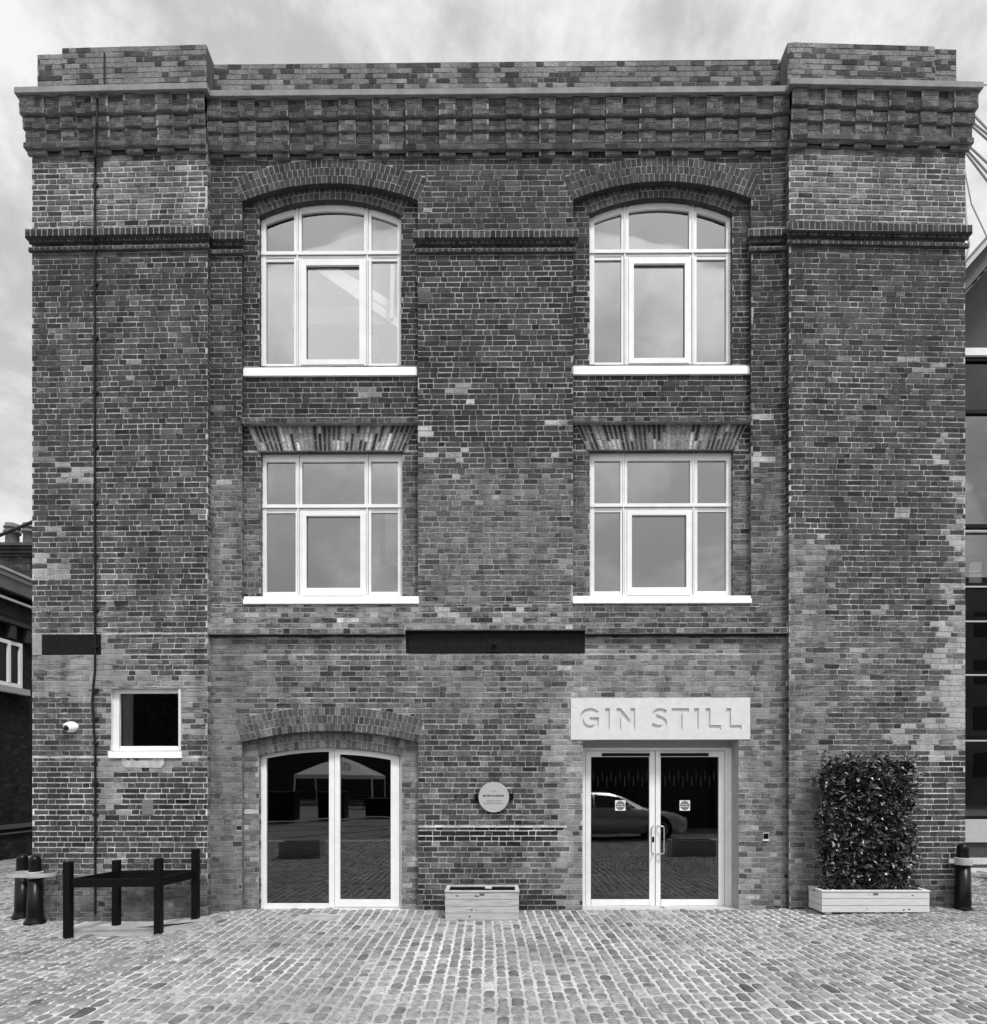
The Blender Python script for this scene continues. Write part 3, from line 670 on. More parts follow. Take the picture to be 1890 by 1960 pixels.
def window_mid(xo0, xo1, m1, m2, gl, sill, yc=(866, 964, 980, 1141)):
    Yw = .15; X = lambda d: PX(d, Yw); Z = lambda d: PZ(d, Yw)
    x0, x1 = X(xo0), X(xo1); zt, zm1, zm0, zb = Z(yc[0]), Z(yc[1]), Z(yc[2]), Z(yc[3])
    a0, a1 = X(m1[0]), X(m1[1]); b0, b1 = X(m2[0]), X(m2[1]); g0, g1 = X(gl[0]), X(gl[1])
    mb = MB()
    mb.box(x0, g0, Yw, Yw+.07, zb, zt); mb.box(g1, x1, Yw, Yw+.07, zb, zt)
    for a, b in ((a0, a1), (b0, b1)):
        mb.box(a, b, Yw+.004, Yw+.07, zb, zt); mid = (a+b)/2; mb.box(mid-.012, mid+.004, Yw-.012, Yw+.004, zb, zt)
    ht = Z(882)
    for a, b in ((g0, a0), (a1, b0), (b1, g1)):
        mb.box(a, b, Yw+.004, Yw+.07, ht, zt); mb.box(a, b, Yw+.004, Yw+.07, zm0+.045, zm1); mb.box(a, b, Yw+.012, Yw+.07, zm0, zm0+.043)
        mb.box(a, b, Yw+.036, Yw+.05, ht-.008, ht, 1)
    mb.box(x0, x1, Yw-.016, Yw+.003, zm1-.055, zm1-.008)
    zg = Z(1132)
    for a, b in ((g0, a0), (b1, g1)): mb.box(a, b, Yw+.008, Yw+.07, zb, zg)
    for a, b in ((a0, a1), (b0, b1)):
        mid = (a+b)/2; mb.box(mid+.0045, mid+.010, Yw-.001, Yw+.0035, zb+.02, zt-.01, 1); mb.box(mid-.018, mid-.0125, Yw-.001, Yw+.0035, zb+.02, zm0, 1)
    mb.box(x0+.02, x1-.02, Yw+.001, Yw+.0035, zm1-.064, zm1-.056, 1)
    fr = mb.build('window', [M_white, M_groove], bld, wrp=True)
    c0, c1, ct, cb = a1-.001, b0+.001, zm0+.02, zb+.01; gx0, gx1, gzt, gzb = a1+.066, b0-.06, Z(986.5), Z(1125)
    mc = MB(); mc.box(c0, gx0, Yw-.010, Yw+.055, cb, ct); mc.box(gx1, c1, Yw-.010, Yw+.055, cb, ct)
    mc.box(gx0, gx1, Yw-.010, Yw+.055, gzt, ct); mc.box(gx0, gx1, Yw-.010, Yw+.055, cb, gzb)
    mc.box(gx0, gx0+.006, Yw+.028, Yw+.034, gzb, gzt, 1); mc.box(gx1-.006, gx1, Yw+.028, Yw+.034, gzb, gzt, 1)
    mc.build('casement', [M_white, M_rubber], fr, wrp=True)
    Yg = Yw+.035
    for a, b, p, q in ((g0,a0,zm1,ht),(a1,b0,zm1,ht),(b1,g1,zm1,ht),(g0,a0,zg,zm0),(b1,g1,zg,zm0),(gx0,gx1,gzb,gzt)):
        m = MB(); m.box(a, b, Yg, Yg+.004, p, q); m.build('pane', M_glass, fr, wrp=True)
    s = MB(); Ys = -.03
    s.box(PX(sill[0],Ys), PX(sill[1],Ys), Ys, .16, PZ(1155,Ys), PZ(1146,Ys)); s.box(PX(sill[0]+1,Ys), PX(sill[1]-1,Ys), Ys+.02, .16, PZ(1146,Ys)+.001, PZ(1140,Ys))
    s.build('sill', M_sill, fr, wrp=True, bevel=.004)
window_mid(499, 771, (566, 578), (698, 710.5), (510, 762), (465, 802))
window_mid(1129, 1404, (1188, 1201), (1322, 1335.5), (1138, 1391), (1097, 1440))
# small window in left pier
Yw = PY+.07
mb = MB(); X = lambda d: PX(d, Yw); Z = lambda d: PZ(d, Yw)
mb.box(X(216), X(228.5), Yw, Yw+.06, Z(1437), Z(1319)); mb.box(X(342.5), X(349), Yw, Yw+.06, Z(1437), Z(1319)); mb.box(X(228.5), X(342.5), Yw, Yw+.06, Z(1326.5), Z(1319)); mb.box(X(228.5), X(342.5), Yw, Yw+.06, Z(1437), Z(1428))
fr = mb.build('window', M_white, bld, wrp=True, bevel=.003); fr['label'] = 'small square white window low in the left pier'
mb = MB(); mb.box(X(228.5), X(342.5), Yw+.03, Yw+.034, Z(1428), Z(1326.5)); mb.build('pane', M_glow, fr, wrp=True)
mb = MB()
for k in range(4): mb.tube([(X(234+k*4.2), Yw+.065+.01*(k%2), Z(1428)), (X(234+k*4.2), Yw+.065+.01*(k%2), Z(1326))], .026, 8)
mb.build('curtain', mat('curtain', .8, .9), fr, wrp=True)
mb = MB(); mb.pbox(207, 347, 1438, 1451, PY-.03, PY+.12); mb.build('sill', M_sill, fr, wrp=True, bevel=.004)
mb = MB(); mb.box(X(213)-.0, X(217), PY+.001, Yw+.08, Z(1437), Z(1316)); mb.box(X(346), X(351), PY+.004, Yw+.08, Z(1437), Z(1316)); mb.box(X(213), X(351), PY+.002, Yw+.08, Z(1318), Z(1313)); mb.build('reveal', M_lint, fr, wrp=True)
# plaster patch below the small window
mb = MB(); poly = [(233,1452),(240,1450),(246,1456),(252,1451),(262,1457),(270,1454),(290,1456),(296,1449),(314,1448),(315,1462),(309,1470),(240,1469),(234,1462)]
mb.prism([(PX(a,PY), PZ(b,PY)) for a, b in reversed(poly)], PY-.009, PY+.004); mb.build('plaster_patch', mat('plaster', .42, .9, namp=.3, nscale=14, bump=.4), bld, wrp=True)
# air brick
mb = MB(); mb.pbox(272, 293, 1531, 1560, PY-.012, PY+.01); mb.pbox(275, 290, 1533, 1545, PY-.015, PY-.0121); mb.pbox(275, 290, 1547, 1559, PY-.015, PY-.0121)
mb.build('air_brick', mat('air_brick', .15, .8), bld, wrp=True, bevel=.002)
# beams let into the wall
mb = MB(); mb.box(PX(777), PX(1120), .005, .12, PZ(1251), PZ(1208), 1, skip=()); mb.pbox(783, 1119.5, 1211, 1250, -.012, .004); mb.pbox(777, 1120, 1207.5, 1210.5, -.028, .004)
o = mb.build('iron_beam', [M_black, M_black], bld, wrp=True, bevel=.003); o['label'] = 'long black iron beam over the ground floor'
mb = MB(); mb.pbox(933, 960, 1222, 1248, -.022, -.0125); mb.lathe([(.035,0),(.034,-.03),(.014,-.045)], PX(947), -.022, PZ(1235), 8, 0, 'y'); mb.build('bolt_plate', M_black, o, wrp=True, bevel=.002)
mb = MB(); mb.pbox(80.5, 193.5, 1213, 1251, PY-.004, PY+.1); o = mb.build('iron_beam', M_black, bld, wrp=True, bevel=.003); o['label'] = 'short black iron beam end in the left pier'
mb = MB(); mb.pbox(61.5, 79, 1212, 1252, PY-.012, PY+.1); mb.build('stone_block', mat('padstone', .26, .85, namp=.2), bld, wrp=True, bevel=.006)
# conduit
mb = MB(); yc = PY-.02
pth = [(186,168),(186,179.9),(186,181),(186,228),(184,250),(183,290),(182,310),(182,415),(181.5,432),(181.5,446),(181.5,462),(181.5,900),(182.5,1140),(182,1280),(178,1320),(177,1345),(179,1372),(180,1400),(182.5,1430),(182.5,1750)]
mb.tube([P(a, b, PY-.165 if b < 180 else (PY-.13 if b < 230 else (PY-.10 if b < 280 else (PY-.085 if b in (290, 432, 446) else yc)))) for a, b in pth], .015, 8)
for yy in (245, 345, 535, 640, 745, 850, 958, 1060, 1165, 1235, 1320, 1375, 1422, 1500, 1560, 1606): mb.pbox(177, 187, yy-2.5, yy+2.5, PY-.03, PY+.001)
mb.tube([P(200, 92, Yp-.02), P(200, 168, Yp-.02)], .012, 8)
mb.build('conduit', M_pipe, bld, wrp=True)
# left glazed door (arched)
Yw = .15; X = lambda d: PX(d, Yw); Z = lambda d: PZ(d, Yw)
Ad = dict(cx=X(633), R=AG2['R']*1.0); Ad['cz'] = AG2['cz']+AG2['R']+.010-Ad['R']
def acol(mb, a, b, z0, y0, y1, mt=0, dz=0):
    n = 8; mb.prism([(a, z0), (b, z0)]+[(b+(a-b)*i/n, arch_z(Ad, b+(a-b)*i/n)-dz) for i in range(n+1)], y0, y1, mt)
def ahead(mb, a, b, t0, t1, y0, y1):
    n = 12; mb.prism([(a+(b-a)*i/n, arch_z(Ad, a+(b-a)*i/n)-t1) for i in range(n+1)]+[(b+(a-b)*i/n, arch_z(Ad, b+(a-b)*i/n)-t0) for i in range(n+1)], y0, y1)
zb = Z(1745); mb = MB()
acol(mb, X(497), X(510), zb, Yw, Yw+.07); acol(mb, X(630), X(640.5), zb, Yw, Yw+.07); acol(mb, X(766), X(770), zb, Yw, Yw+.07)
ahead(mb, X(510), X(630), 0, .062, Yw, Yw+.07); ahead(mb, X(640.5), X(766), 0, .02, Yw, Yw+.07)
mb.box(X(510), X(630), Yw, Yw+.07, zb, Z(1730)); mb.box(X(640.5), X(766), Yw, Yw+.07, zb, Z(1736))
dr = mb.build('door', M_white, bld, wrp=True); dr['label'] = 'arched white glazed door with two tall panes'
mb = MB(); acol(mb, X(641.5), X(651), Z(1735.5), Yw-.012, Yw+.05, dz=.022); acol(mb, X(748.5), X(765), Z(1735.5), Yw-.012, Yw+.05, dz=.022)
ahead(mb, X(651), X(748.5), .022, .10, Yw-.012, Yw+.05); mb.box(X(651), X(748.5), Yw-.012, Yw+.05, Z(1735.5), Z(1722.5))
mb.build('leaf_frame', M_white, dr, wrp=True)
for a, b, z0, dz in ((510, 630, 1730, .06), (651, 748.5, 1722.5, .098)):
    mb = MB(); acol(mb, X(a), X(b), Z(z0), Yw+.03, Yw+.034, dz=dz); mb.build('pane', M_glow, dr, wrp=True)
# right entrance
Yw = .27; X = lambda d: PX(d, Yw); Z = lambda d: PZ(d, Yw)
mb = MB(); zt = PZ(1416); zbt = -.2
mb.box(PX(1414.5), PX(1414.5)+.05, .002, Yw+.1, zbt, zt); mb.box(PX(1115.5)-.05, PX(1115.5), .002, Yw+.1, zbt, zt); mb.box(PX(1115.5), PX(1414.5), .03, Yw+.1, zt, zt+.04)
pl = mb.build('door_reveal', mat('reveal_render', .30, .85, namp=.12), bld, wrp=True)
mb = MB(); x0, x1 = X(1109), X(1401)
mb.box(x0, x1, Yw, Yw+.08, Z(1431.5), PZ(1416)+.0); 
mb.build('head_board', mat('head_board', .30, .6, namp=.05), bld, wrp=True)
mb = MB(); gb = Z(1740)
mb.box(x0, X(1121), Yw, Yw+.08, gb, Z(1431.7)); mb.box(X(1389), x1, Yw, Yw+.08, gb, Z(1431.7)); mb.box(X(1121), X(1389), Yw, Yw+.08, Z(1437), Z(1431.7))
dr = mb.build('door', M_white, bld, wrp=True, bevel=.002); dr['label'] = 'white double entrance door with dark glass under the stone sign'
M_etch = mat('etched_mark', .032, .8, spec=.1)
for i, (a, b, g0, g1) in enumerate(((1122, 1254.5, 1132, 1244), (1256, 1388, 1265.5, 1377))):
    mb = MB(); Yl = Yw+.012
    mb.box(X(a), X(g0), Yl, Yl+.05, Z(1734), Z(1438)); mb.box(X(g1), X(b), Yl, Yl+.05, Z(1734), Z(1438)); mb.box(X(g0), X(g1), Yl, Yl+.05, Z(1449), Z(1438)); mb.box(X(g0), X(g1), Yl, Yl+.05, Z(1734), Z(1722.5))
    mb.build('door_leaf', M_white, dr, wrp=True, bevel=.003)
    mb = MB(); mb.box(X(g0), X(g1), Yl+.02, Yl+.024, Z(1722.5), Z(1449)); mb.build('pane', M_glow, dr, wrp=True)
    mb = MB(); mb.box(X((1152.5, 1264.5)[i]), X((1244, 1357)[i]), Yl-.02, Yl-.0005, Z(1447.5), Z(1442)); mb.build('door_closer', M_blackp, dr, wrp=True, bevel=.004)
    # etched manifestation marks
    for rows in ((1475.5, 1495), (1641, 1659)):
        mb = MB()
        for k in range(-1, 9):
            for off, dd in ((0, 0), (8.6, 10.3)):
                xx = (1137, 1266)[i]+k*17.1+off
                if g0+2 < xx < g1-2: mb.box(X(xx)-.004, X(xx)+.004, Yl+.0185, Yl+.0195, Z(rows[1]+dd), Z(rows[0]+dd))
        mb.build('glass_marking', M_etch, dr, wrp=True)
    hx = (1239, 1268)[i]; s = (-1, 1)[i]; Yh = Yl
    mb = MB(); px = X((1250.5, 1259.5)[i]); qx = X((1245.5, 1270)[i])
    mb.tube([(px,Yh,Z(1581)),(px,Yh-.05,Z(1581)),(qx-s*.01,Yh-.065,Z(1581.5)),(qx,Yh-.065,Z(1586)),(qx,Yh-.065,Z(1629)),(qx-s*.01,Yh-.065,Z(1633.5)),(px,Yh-.05,Z(1634)),(px,Yh,Z(1634))], .0095, 8)
    mb.build('door_handle', M_steel, dr, wrp=True, smooth=True)
mb = MB(); mb.box(X(1249), X(1253), Yw+.005, Yw+.012, Z(1612), Z(1602)); mb.build('lock', M_blackp, dr, wrp=True)
mb = MB(); mb.box(X(1109), X(1401), -.02, Yw+.1, -.1, .012); mb.build('threshold', M_grey, dr)
mb = MB(); mb.box(PX(497,.15), PX(770,.15), .06, .25, -.1, -.004); mb.build('threshold', M_lint, bld)
# door stickers
def text_mesh(mb, s, cx, z, size, Y, bold=0.0, mat=0, width=None):
    cu = bpy.data.curves.new('lettering', 'FONT'); cu.body = s; cu.size = size; cu.align_x = 'CENTER'; cu.offset = bold; cu.resolution_u = 3
    ob = bpy.data.objects.new('lettering', cu); scene.collection.objects.link(ob)
    dg = bpy.context.evaluated_depsgraph_get(); me = bpy.data.meshes.new_from_object(ob.evaluated_get(dg))
    xs = [v.co.x for v in me.vertices]; k = 1
    if width: k = width/(max(xs)-min(xs))
    vs = [(cx+v.co.x*k, Y, z+v.co.y) for v in me.vertices]; mb.add(vs, [tuple(p.vertices) for p in me.polygons], mat)
    bpy.data.objects.remove(ob); bpy.data.meshes.remove(me); bpy.data.curves.remove(cu)
def disc(mb, cx, cz, r, y0, y1, mat=0, n=40, ry=None):
    mb.prism([(cx+r*cos(2*pi*i/n), cz+(ry or r)*sin(2*pi*i/n)) for i in range(n)], y0, y1, mat)
for i, (a, b) in enumerate(((1177.5, 1198), (1301, 1321.6))):
    Ys = .27+.03; mb = MB(); c = PX((a+b)/2, Ys); zz = PZ(1542, Ys); h = .076
    mb.box(c-h, c+h, Ys-.002, Ys, zz-h, zz+h); disc(mb, c, zz, .068, Ys-.003, Ys-.0021, 1)
    text_mesh(mb, 'Fire door', c, zz+.008, .026, Ys-.0036, .0004, 0, .092); text_mesh(mb, 'Keep clear', c, zz-.022, .026, Ys-.0036, .0004, 0, .112)
    o = mb.build('door_sticker', [M_white, mat('sticker_disc', .14, .5)], None)
    tag(o, ('square white sticker with grey disc on the left leaf of the entrance door', 'square white sticker with grey disc on the right leaf of the entrance door')[i], 'sticker', 'stickers on the entrance doors')
# ---- carved stone sign
mb = MB(); Ys = -.012; s = 1/3.11/1.32275
SX = lambda u: PX((1400+u/3.1117)/1.32275, Ys); SZ = lambda v: PZ((1720+v/3.1117)/1.32275, Ys)
def arc(cx, cy, rx, ry, a0, a1, n=14): return [(cx+rx*cos(radians(a0+(a1-a0)*i/n)), cy-ry*sin(radians(a0+(a1-a0)*i/n))) for i in range(n+1)]
T, Bm = 229, 395; st = 36
Gp = arc(295, 312, 85, 84, 42, 300, 20)[:]
Gp = arc(297, 312, 86, 85, 40, 318, 24)+[(365, 300), (292, 300), (292, 327), (330, 327), (330, 352)]+arc(297, 312, 50, 52, 310, 48, 20)
Nn = [(503,Bm),(503,T),(538,T),(613,322),(613,T),(650,T),(650,Bm),(618,Bm),(540,296),(540,Bm)]
Tt = [(938,T),(1075,T),(1075,262),(1024,262),(1024,Bm),(988,Bm),(988,262),(938,262)]
def Ll(x): return [(x,T),(x+37,T),(x+37,362),(x+121,362),(x+121,Bm),(x,Bm)]
Ii = lambda x: [(x,T),(x+37,T),(x+37,Bm),(x,Bm)]
def stroke(pts, wd):
    L = []; Rr = []
    for i, p in enumerate(pts):
        a = pts[max(0, i-1)]; b = pts[min(len(pts)-1, i+1)]; dx, dy = b[0]-a[0], b[1]-a[1]; l = sqrt(dx*dx+dy*dy); nx, ny = -dy/l, dx/l
        L.append((p[0]+nx*wd/2, p[1]+ny*wd/2)); Rr.append((p[0]-nx*wd/2, p[1]-ny*wd/2))
    return L+Rr[::-1]
Sp = stroke([(893,262),(878,252),(860,246),(842,245),(822,250),(808,262),(805,276),(812,289),(828,298),(850,306),(870,316),(884,330),(887,346),(880,362),(864,374),(842,378),(820,376),(800,368),(783,356)], 34)
letters = [Gp, Ii(413), Nn, Sp, Tt, Ii(1115), Ll(1206), Ll(1369)]
outer = [(143,148),(1557,146),(1557,474),(143,476)]
loops = [outer]+letters
pts2 = [[Vector((SX(a), SZ(b), 0)) for a, b in lp] for lp in loops]
tri = geometry.tessellate_polygon(pts2); flat = [v for lp in pts2 for v in lp]; nn = len(flat)
vs = [(v.x, Ys, v.y) for v in flat]; fs = [t for t in tri]
mb.add(vs, fs); dep = .022
k = 0
for li, lp in enumerate(pts2):
    n = len(lp); d2 = dep if li else .3
    mb.add([(v.x, Ys, v.y) for v in lp]+[(v.x, Ys+d2, v.y) for v in lp], [(i, (i+1) % n, (i+1) % n+n, i+n) for i in range(n)])
mb.add([(SX(150),Ys+dep,SZ(470)),(SX(1550),Ys+dep,SZ(470)),(SX(1550),Ys+dep,SZ(152)),(SX(150),Ys+dep,SZ(152))], [(0,1,2,3)])
o = mb.build('stone_lintel', M_lint, bld, wrp=True); o['label'] = 'pale stone lintel carved with the words GIN STILL'
# ---- interior
mb = MB(); xa, xb = PLX[0]+.05, PRX[1]-.05
def room(mb, x0, x1, z0, z1, y1, m=0, roof=True, skip=''):
    mb.box(x0, x1, .33, y1, z0, z1, m, skip=('f',)+(('t',) if not roof else ()))
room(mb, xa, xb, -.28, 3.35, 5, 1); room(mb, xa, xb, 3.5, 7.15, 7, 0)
room(mb, xa, -.02, 7.25, 11.9, 6, 1, roof=False); mb.box(xa, -.02, 2.3, 6, 11.9, 11.96, 1); room(mb, .02, xb, 7.25, 11.9, 6, 1)  # roof opening over the left room added to light its beams
# inner face of front wall, with window holes
ez = [prect(492, 776, 386, 704, .2), prect(1122, 1410, 386, 704, .2), prect(492, 776, 860, 1150, .2), prect(1122, 1410, 860, 1150, .2), prect(492, 776, 1428, 1800, .2), prect(1112, 1405, 1420, 1800, .2), prect(213, 350, 1316, 1440, 0)]
brk = sorted({-.28, 11.9}|{z for e in ez for z in e.br if -.28 < z < 11.9})
for a, b in zip(brk, brk[1:]):
    for p, q in intervals(xa, xb, ez, (a+b)/2): mb.add([(p,.30,a),(q,.30,a),(q,.30,b),(p,.30,b)], [(0,1,2,3)], 1)
mb.build('interior', [M_inter, M_interdark], bld)
mb = MB()
for (a_, b_), (c_, d_), th_ in (((588,500),(778,634),.15), ((596,494),(748,588),.13)):
    mb = MB(); mb.bar(P(a_,b_,2.7), P(c_,d_,2.7), .14, th_, up=(0,1,0)); mb.build('roof_beam', M_interw, bld)
mb = MB(); mb.bar(P(752,502,2.5), P(750,612,2.5), .06, .07); mb.build('pull_cord', M_interw, bld)
for a_, b_, c_, d_ in ((717,690,712,640), (733,694,722,645)): mb = MB(); mb.bar(P(a_,b_,.5), P(c_,d_,.5), .02, .02); mb.build('pull_cord', M_interw, bld)
mb = MB(); mb.bar(P(560,608,3.2), P(780,608,3.2), .1, .34)
o = mb.build('roof_beam', M_interw, bld); o['label'] = 'white sloping roof beams inside the top floor'
for a_, b_ in ((714, 727), (738, 762)):
    mb = MB(); mb.box(PX(a_,.5), PX(b_,.5), .5, .53, PZ(1082,.5), PZ(984,.5)); mb.build('blind', M_interw, bld)
mb = MB(); mb.box(xa, xb, 6.2, 10, 0, 11.8); mb.box(.0, xb, .33, 6.2, 11.92, 11.99); mb.build('rear_block', M_roof, bld)
# ------------------------------------------------------------------ ground
def sst(a, b, x): t = max(0, min(1, (x-a)/(b-a))); return t*t*(3-2*t)
def gz(x, y):
    k = sst(-6.0, -2.8, y)
    return k*(-0.135*sst(3.5, 4.7, -x) + 0.055*sst(3.4, 5.2, x)) + 0.006*noise.noise(Vector((x*.8, y*.8, 3)))
def sheet(name, x0, x1, y0, y1, st, dz, m, col=(0.4,0,0)):
    nx, ny = int((x1-x0)/st), int((y1-y0)/st); mb = MB()
    vs = [(x0+(x1-x0)*i/nx, y0+(y1-y0)*j/ny, gz(x0+(x1-x0)*i/nx, y0+(y1-y0)*j/ny)+dz) for j in range(ny+1) for i in range(nx+1)]
    cs = []
    for v in vs: cs.append((col[0]*(1+.5*noise.noise(Vector(v)*0.9)), 0, 0))
    mb.add(vs, [(j*(nx+1)+i, j*(nx+1)+i+1, (j+1)*(nx+1)+i+1, (j+1)*(nx+1)+i) for j in range(ny) for i in range(nx)], 0, cs)
    return tag(mb.build(name, m), kind='structure')
sheet('sett_bed', -16, 16, -10.15, 14, .25, .001, M_joint, (.41,0,0))
g = MB(); g.add([(-400,-400,-.18),(400,-400,-.18),(400,400,-.18),(-400,400,-.18)], [(0,1,2,3)]); tag(g.build('ground', M_asph), kind='structure')
g = MB(); g.add([(-60,-60,-.012),(60,-60,-.012),(60,-10.2,-.012),(-60,-10.2,-.012)], [(0,1,2,3)]); tag(g.build('yard', mat('yard_asphalt', .17, .8, namp=.3, nscale=1.2)), kind='structure')
g = MB()
for p_, q_ in (((-9.5,-15),(-13,-11)), ((-6.4,-15),(-9.9,-11)), ((-3.3,-15),(-6.8,-11)), ((-.2,-15),(-3.7,-11)), ((-12,-16),(8,-15.2)), ((-12,-24),(8,-23))): g.bar((*p_,-.008), (*q_,-.008), .12, .004); tag(g.build('road_marking', M_line), kind='structure')
pads = []
def setts(name, x0, x1, y0, y1, wd=0.122, dirY=True, skip=None, seed=3, tone=.20):
    rs = random.Random(seed); mb = MB(); x = x0; row = 0
    while x < x1:
        wrow = wd*rs.uniform(.9, 1.1); y = y0-rs.random()*.2; row += 1
        while y < y1:
            L = rs.choice((.12,.15,.17,.19,.21,.24))*rs.uniform(.92,1.08)
            cx, cy = x+wrow/2, y+L/2; wob = .035*sin(cy*.55+x0)+.02*noise.noise(Vector((cx*.5, cy*.6, 1)))*2
            cxx = cx+wob
            if y > y0-.02 and not (skip and skip(cxx, cy)):
                hw, hl = (wrow-.024)/2*rs.uniform(.90, 1.03), (L-.023)/2; c = min(hw, hl)*rs.uniform(.4, .65); cc = c*.33
                t = nz(cxx, cy, 1.1, 4); a = rs.uniform(-.05, .05)
                ring_ = []
                for sx, sy in ((-1,-1),(1,-1),(1,1),(-1,1)):
                    pts = [(sx*(hw-c), sy*hl), (sx*(hw-cc), sy*(hl-cc)), (sx*hw, sy*(hl-c))]
                    if sx*sy < 0: pts = pts[::-1]
                    # ccw ordering
                    ring_ += pts
                ring_ = [(p[0]+rs.uniform(-.005,.005), p[1]+rs.uniform(-.006,.006)) for p in ring_]
                ang = [atan2(p[1], p[0]) for p in ring_]; ring_ = [p for _, p in sorted(zip(ang, ring_))]
                ca, sa = cos(a), sin(a); zz = gz(cxx, cy)+rs.uniform(-.004, .004); tx, ty = rs.uniform(-.04,.04), rs.uniform(-.04,.04)
                n = len(ring_); vs = []
                for k, h in ((1.0, -.02), (1.0, .003), (.86, .010), (.55, .013)):
                    for p, q in ring_:
                        u, v = p*k if k == 1 else p-math.copysign(min(abs(p), (1-k)*hw), p), q if k == 1 else q-math.copysign(min(abs(q), (1-k)*hw), q)
                        vs.append((cxx+u*ca-v*sa, cy+u*sa+v*ca, zz+h+u*tx+v*ty))
                fs = [(i*n+k2, i*n+(k2+1) % n, (i+1)*n+(k2+1) % n, (i+1)*n+k2) for i in range(3) for k2 in range(n)]+[tuple(range(3*n, 4*n))]
                tn = tone*exp(rs.gauss(0, .20))*(1+.25*t)
                if rs.random() < .05: tn *= .6
                mb.add(vs, fs, 0, (tn, 0, 0))
            y += L
        x += wrow
    o = mb.build(name, M_sett, smooth=False); tag(o, kind='structure'); return o
pad = lambda x, y: (-5.75 < x < -3.95 and -.98 < y < 0) or (-2.62 < x < -2.08 and -.66 < y < -.30)
setts('setts', -9.2, 9.2, -9.6, -.01, skip=lambda x, y: (x < -6.4 and y > -.35) or pad(x, y))
setts('setts', -15, -6.56, -.35, 9, wd=.13, seed=5)
setts('setts', 6.75, 13, -.01, 3.2, wd=.12, seed=6)
M_pave = mat('paving', .28, .8, namp=.25, nscale=5, bump=.3)
g = MB()
for i, (a, b, c, d) in enumerate(((-5.74, -5.05, -.97, -.5), (-5.04, -4.5, -.97, -.5), (-4.49, -3.96, -.97, -.5), (-5.74, -4.9, -.49, -.11), (-4.89, -3.96, -.49, -.11), (-2.6, -2.1, -.64, -.32))):
    vs = [(x, y, gz(x, y)+.002) for x, y in ((a,c),(b,c),(b,d),(a,d))]; g.add(vs, [(0,1,2,3)])
tag(g.build('paving_slab', M_pave), kind='structure')
# ------------------------------------------------------------------ things on the wall
t = thing('security_camera', P(137, 1392, PY), 'white security camera with dark lens on the left pier', 'security camera')
mb = MB(); c = P(137, 1392, PY); n = 18
prof = [(.105,0),(.107,-.015),(.097,-.042),(.072,-.064),(.038,-.076),(.008,-.079)]
vs = [(c.x+r*cos(2*pi*k/n), PY+h, c.z+.75*r*sin(2*pi*k/n)) for r, h in prof for k in range(n)]
mb.add(vs, [(i*n+k, i*n+(k+1) % n, (i+1)*n+(k+1) % n, (i+1)*n+k) for i in range(5) for k in range(n)]+[tuple(range(5*n, 6*n))])
mb.build('housing', mat('camera_white', .8, .3, namp=.02), t, smooth=True)
mb = MB(); mb.lathe([(.042,0),(.040,-.016),(.028,-.027),(.004,-.032)], c.x-.028, PY-.062, c.z-.016, 20, 0, 'y'); mb.build('lens', mat('lens', .005, .1, namp=0), t, smooth=True)
t = thing('wall_plaque', P(945, 1526, 0), 'round pale grey plaque lettered MAYOR OF LONDON between the two doors', 'plaque')
c = P(945.5, 1526, -.05); mb = MB(); disc(mb, c.x, c.z, .218, -.055, -.035, 0, 64); mb.build('disc', M_plaque, t, bevel=.003)
mb = MB(); mb.box(c.x-.275, c.x+.28, -.034, -.001, c.z-.042, c.z+.05); mb.build('bracket', M_blackp, t)
for tx_ in (('MAYOR OF LONDON', -.005, .008, .036, .0016, 0, .300), ('SUPPORTED BY', -.005, .08, .014, .0003, 1, .09), ('Building a better', 0, -.062, .032, .0005, 1, .215), ('London for everyone', 0, -.098, .032, .0005, 1, .28)):
    mb = MB(); text_mesh(mb, tx_[0], c.x+tx_[1], c.z+tx_[2], tx_[3], -.0562, tx_[4], tx_[5], tx_[6]); mb.build('lettering', [M_print, M_printg], t)
t = thing('card_reader', P(1467, 1602, 0), 'small black and white entry card reader on the wall right of the entrance', 'card reader')
mb = MB(); mb.pbox(1461.3, 1472.9, 1594.5, 1610, -.02, .001); mb.build('body', M_white, t, bevel=.004)
mb = MB(); mb.pbox(1462.2, 1472.2, 1595.2, 1605.8, -.026, -.0205); mb.build('keypad', M_blackp, t, bevel=.002)
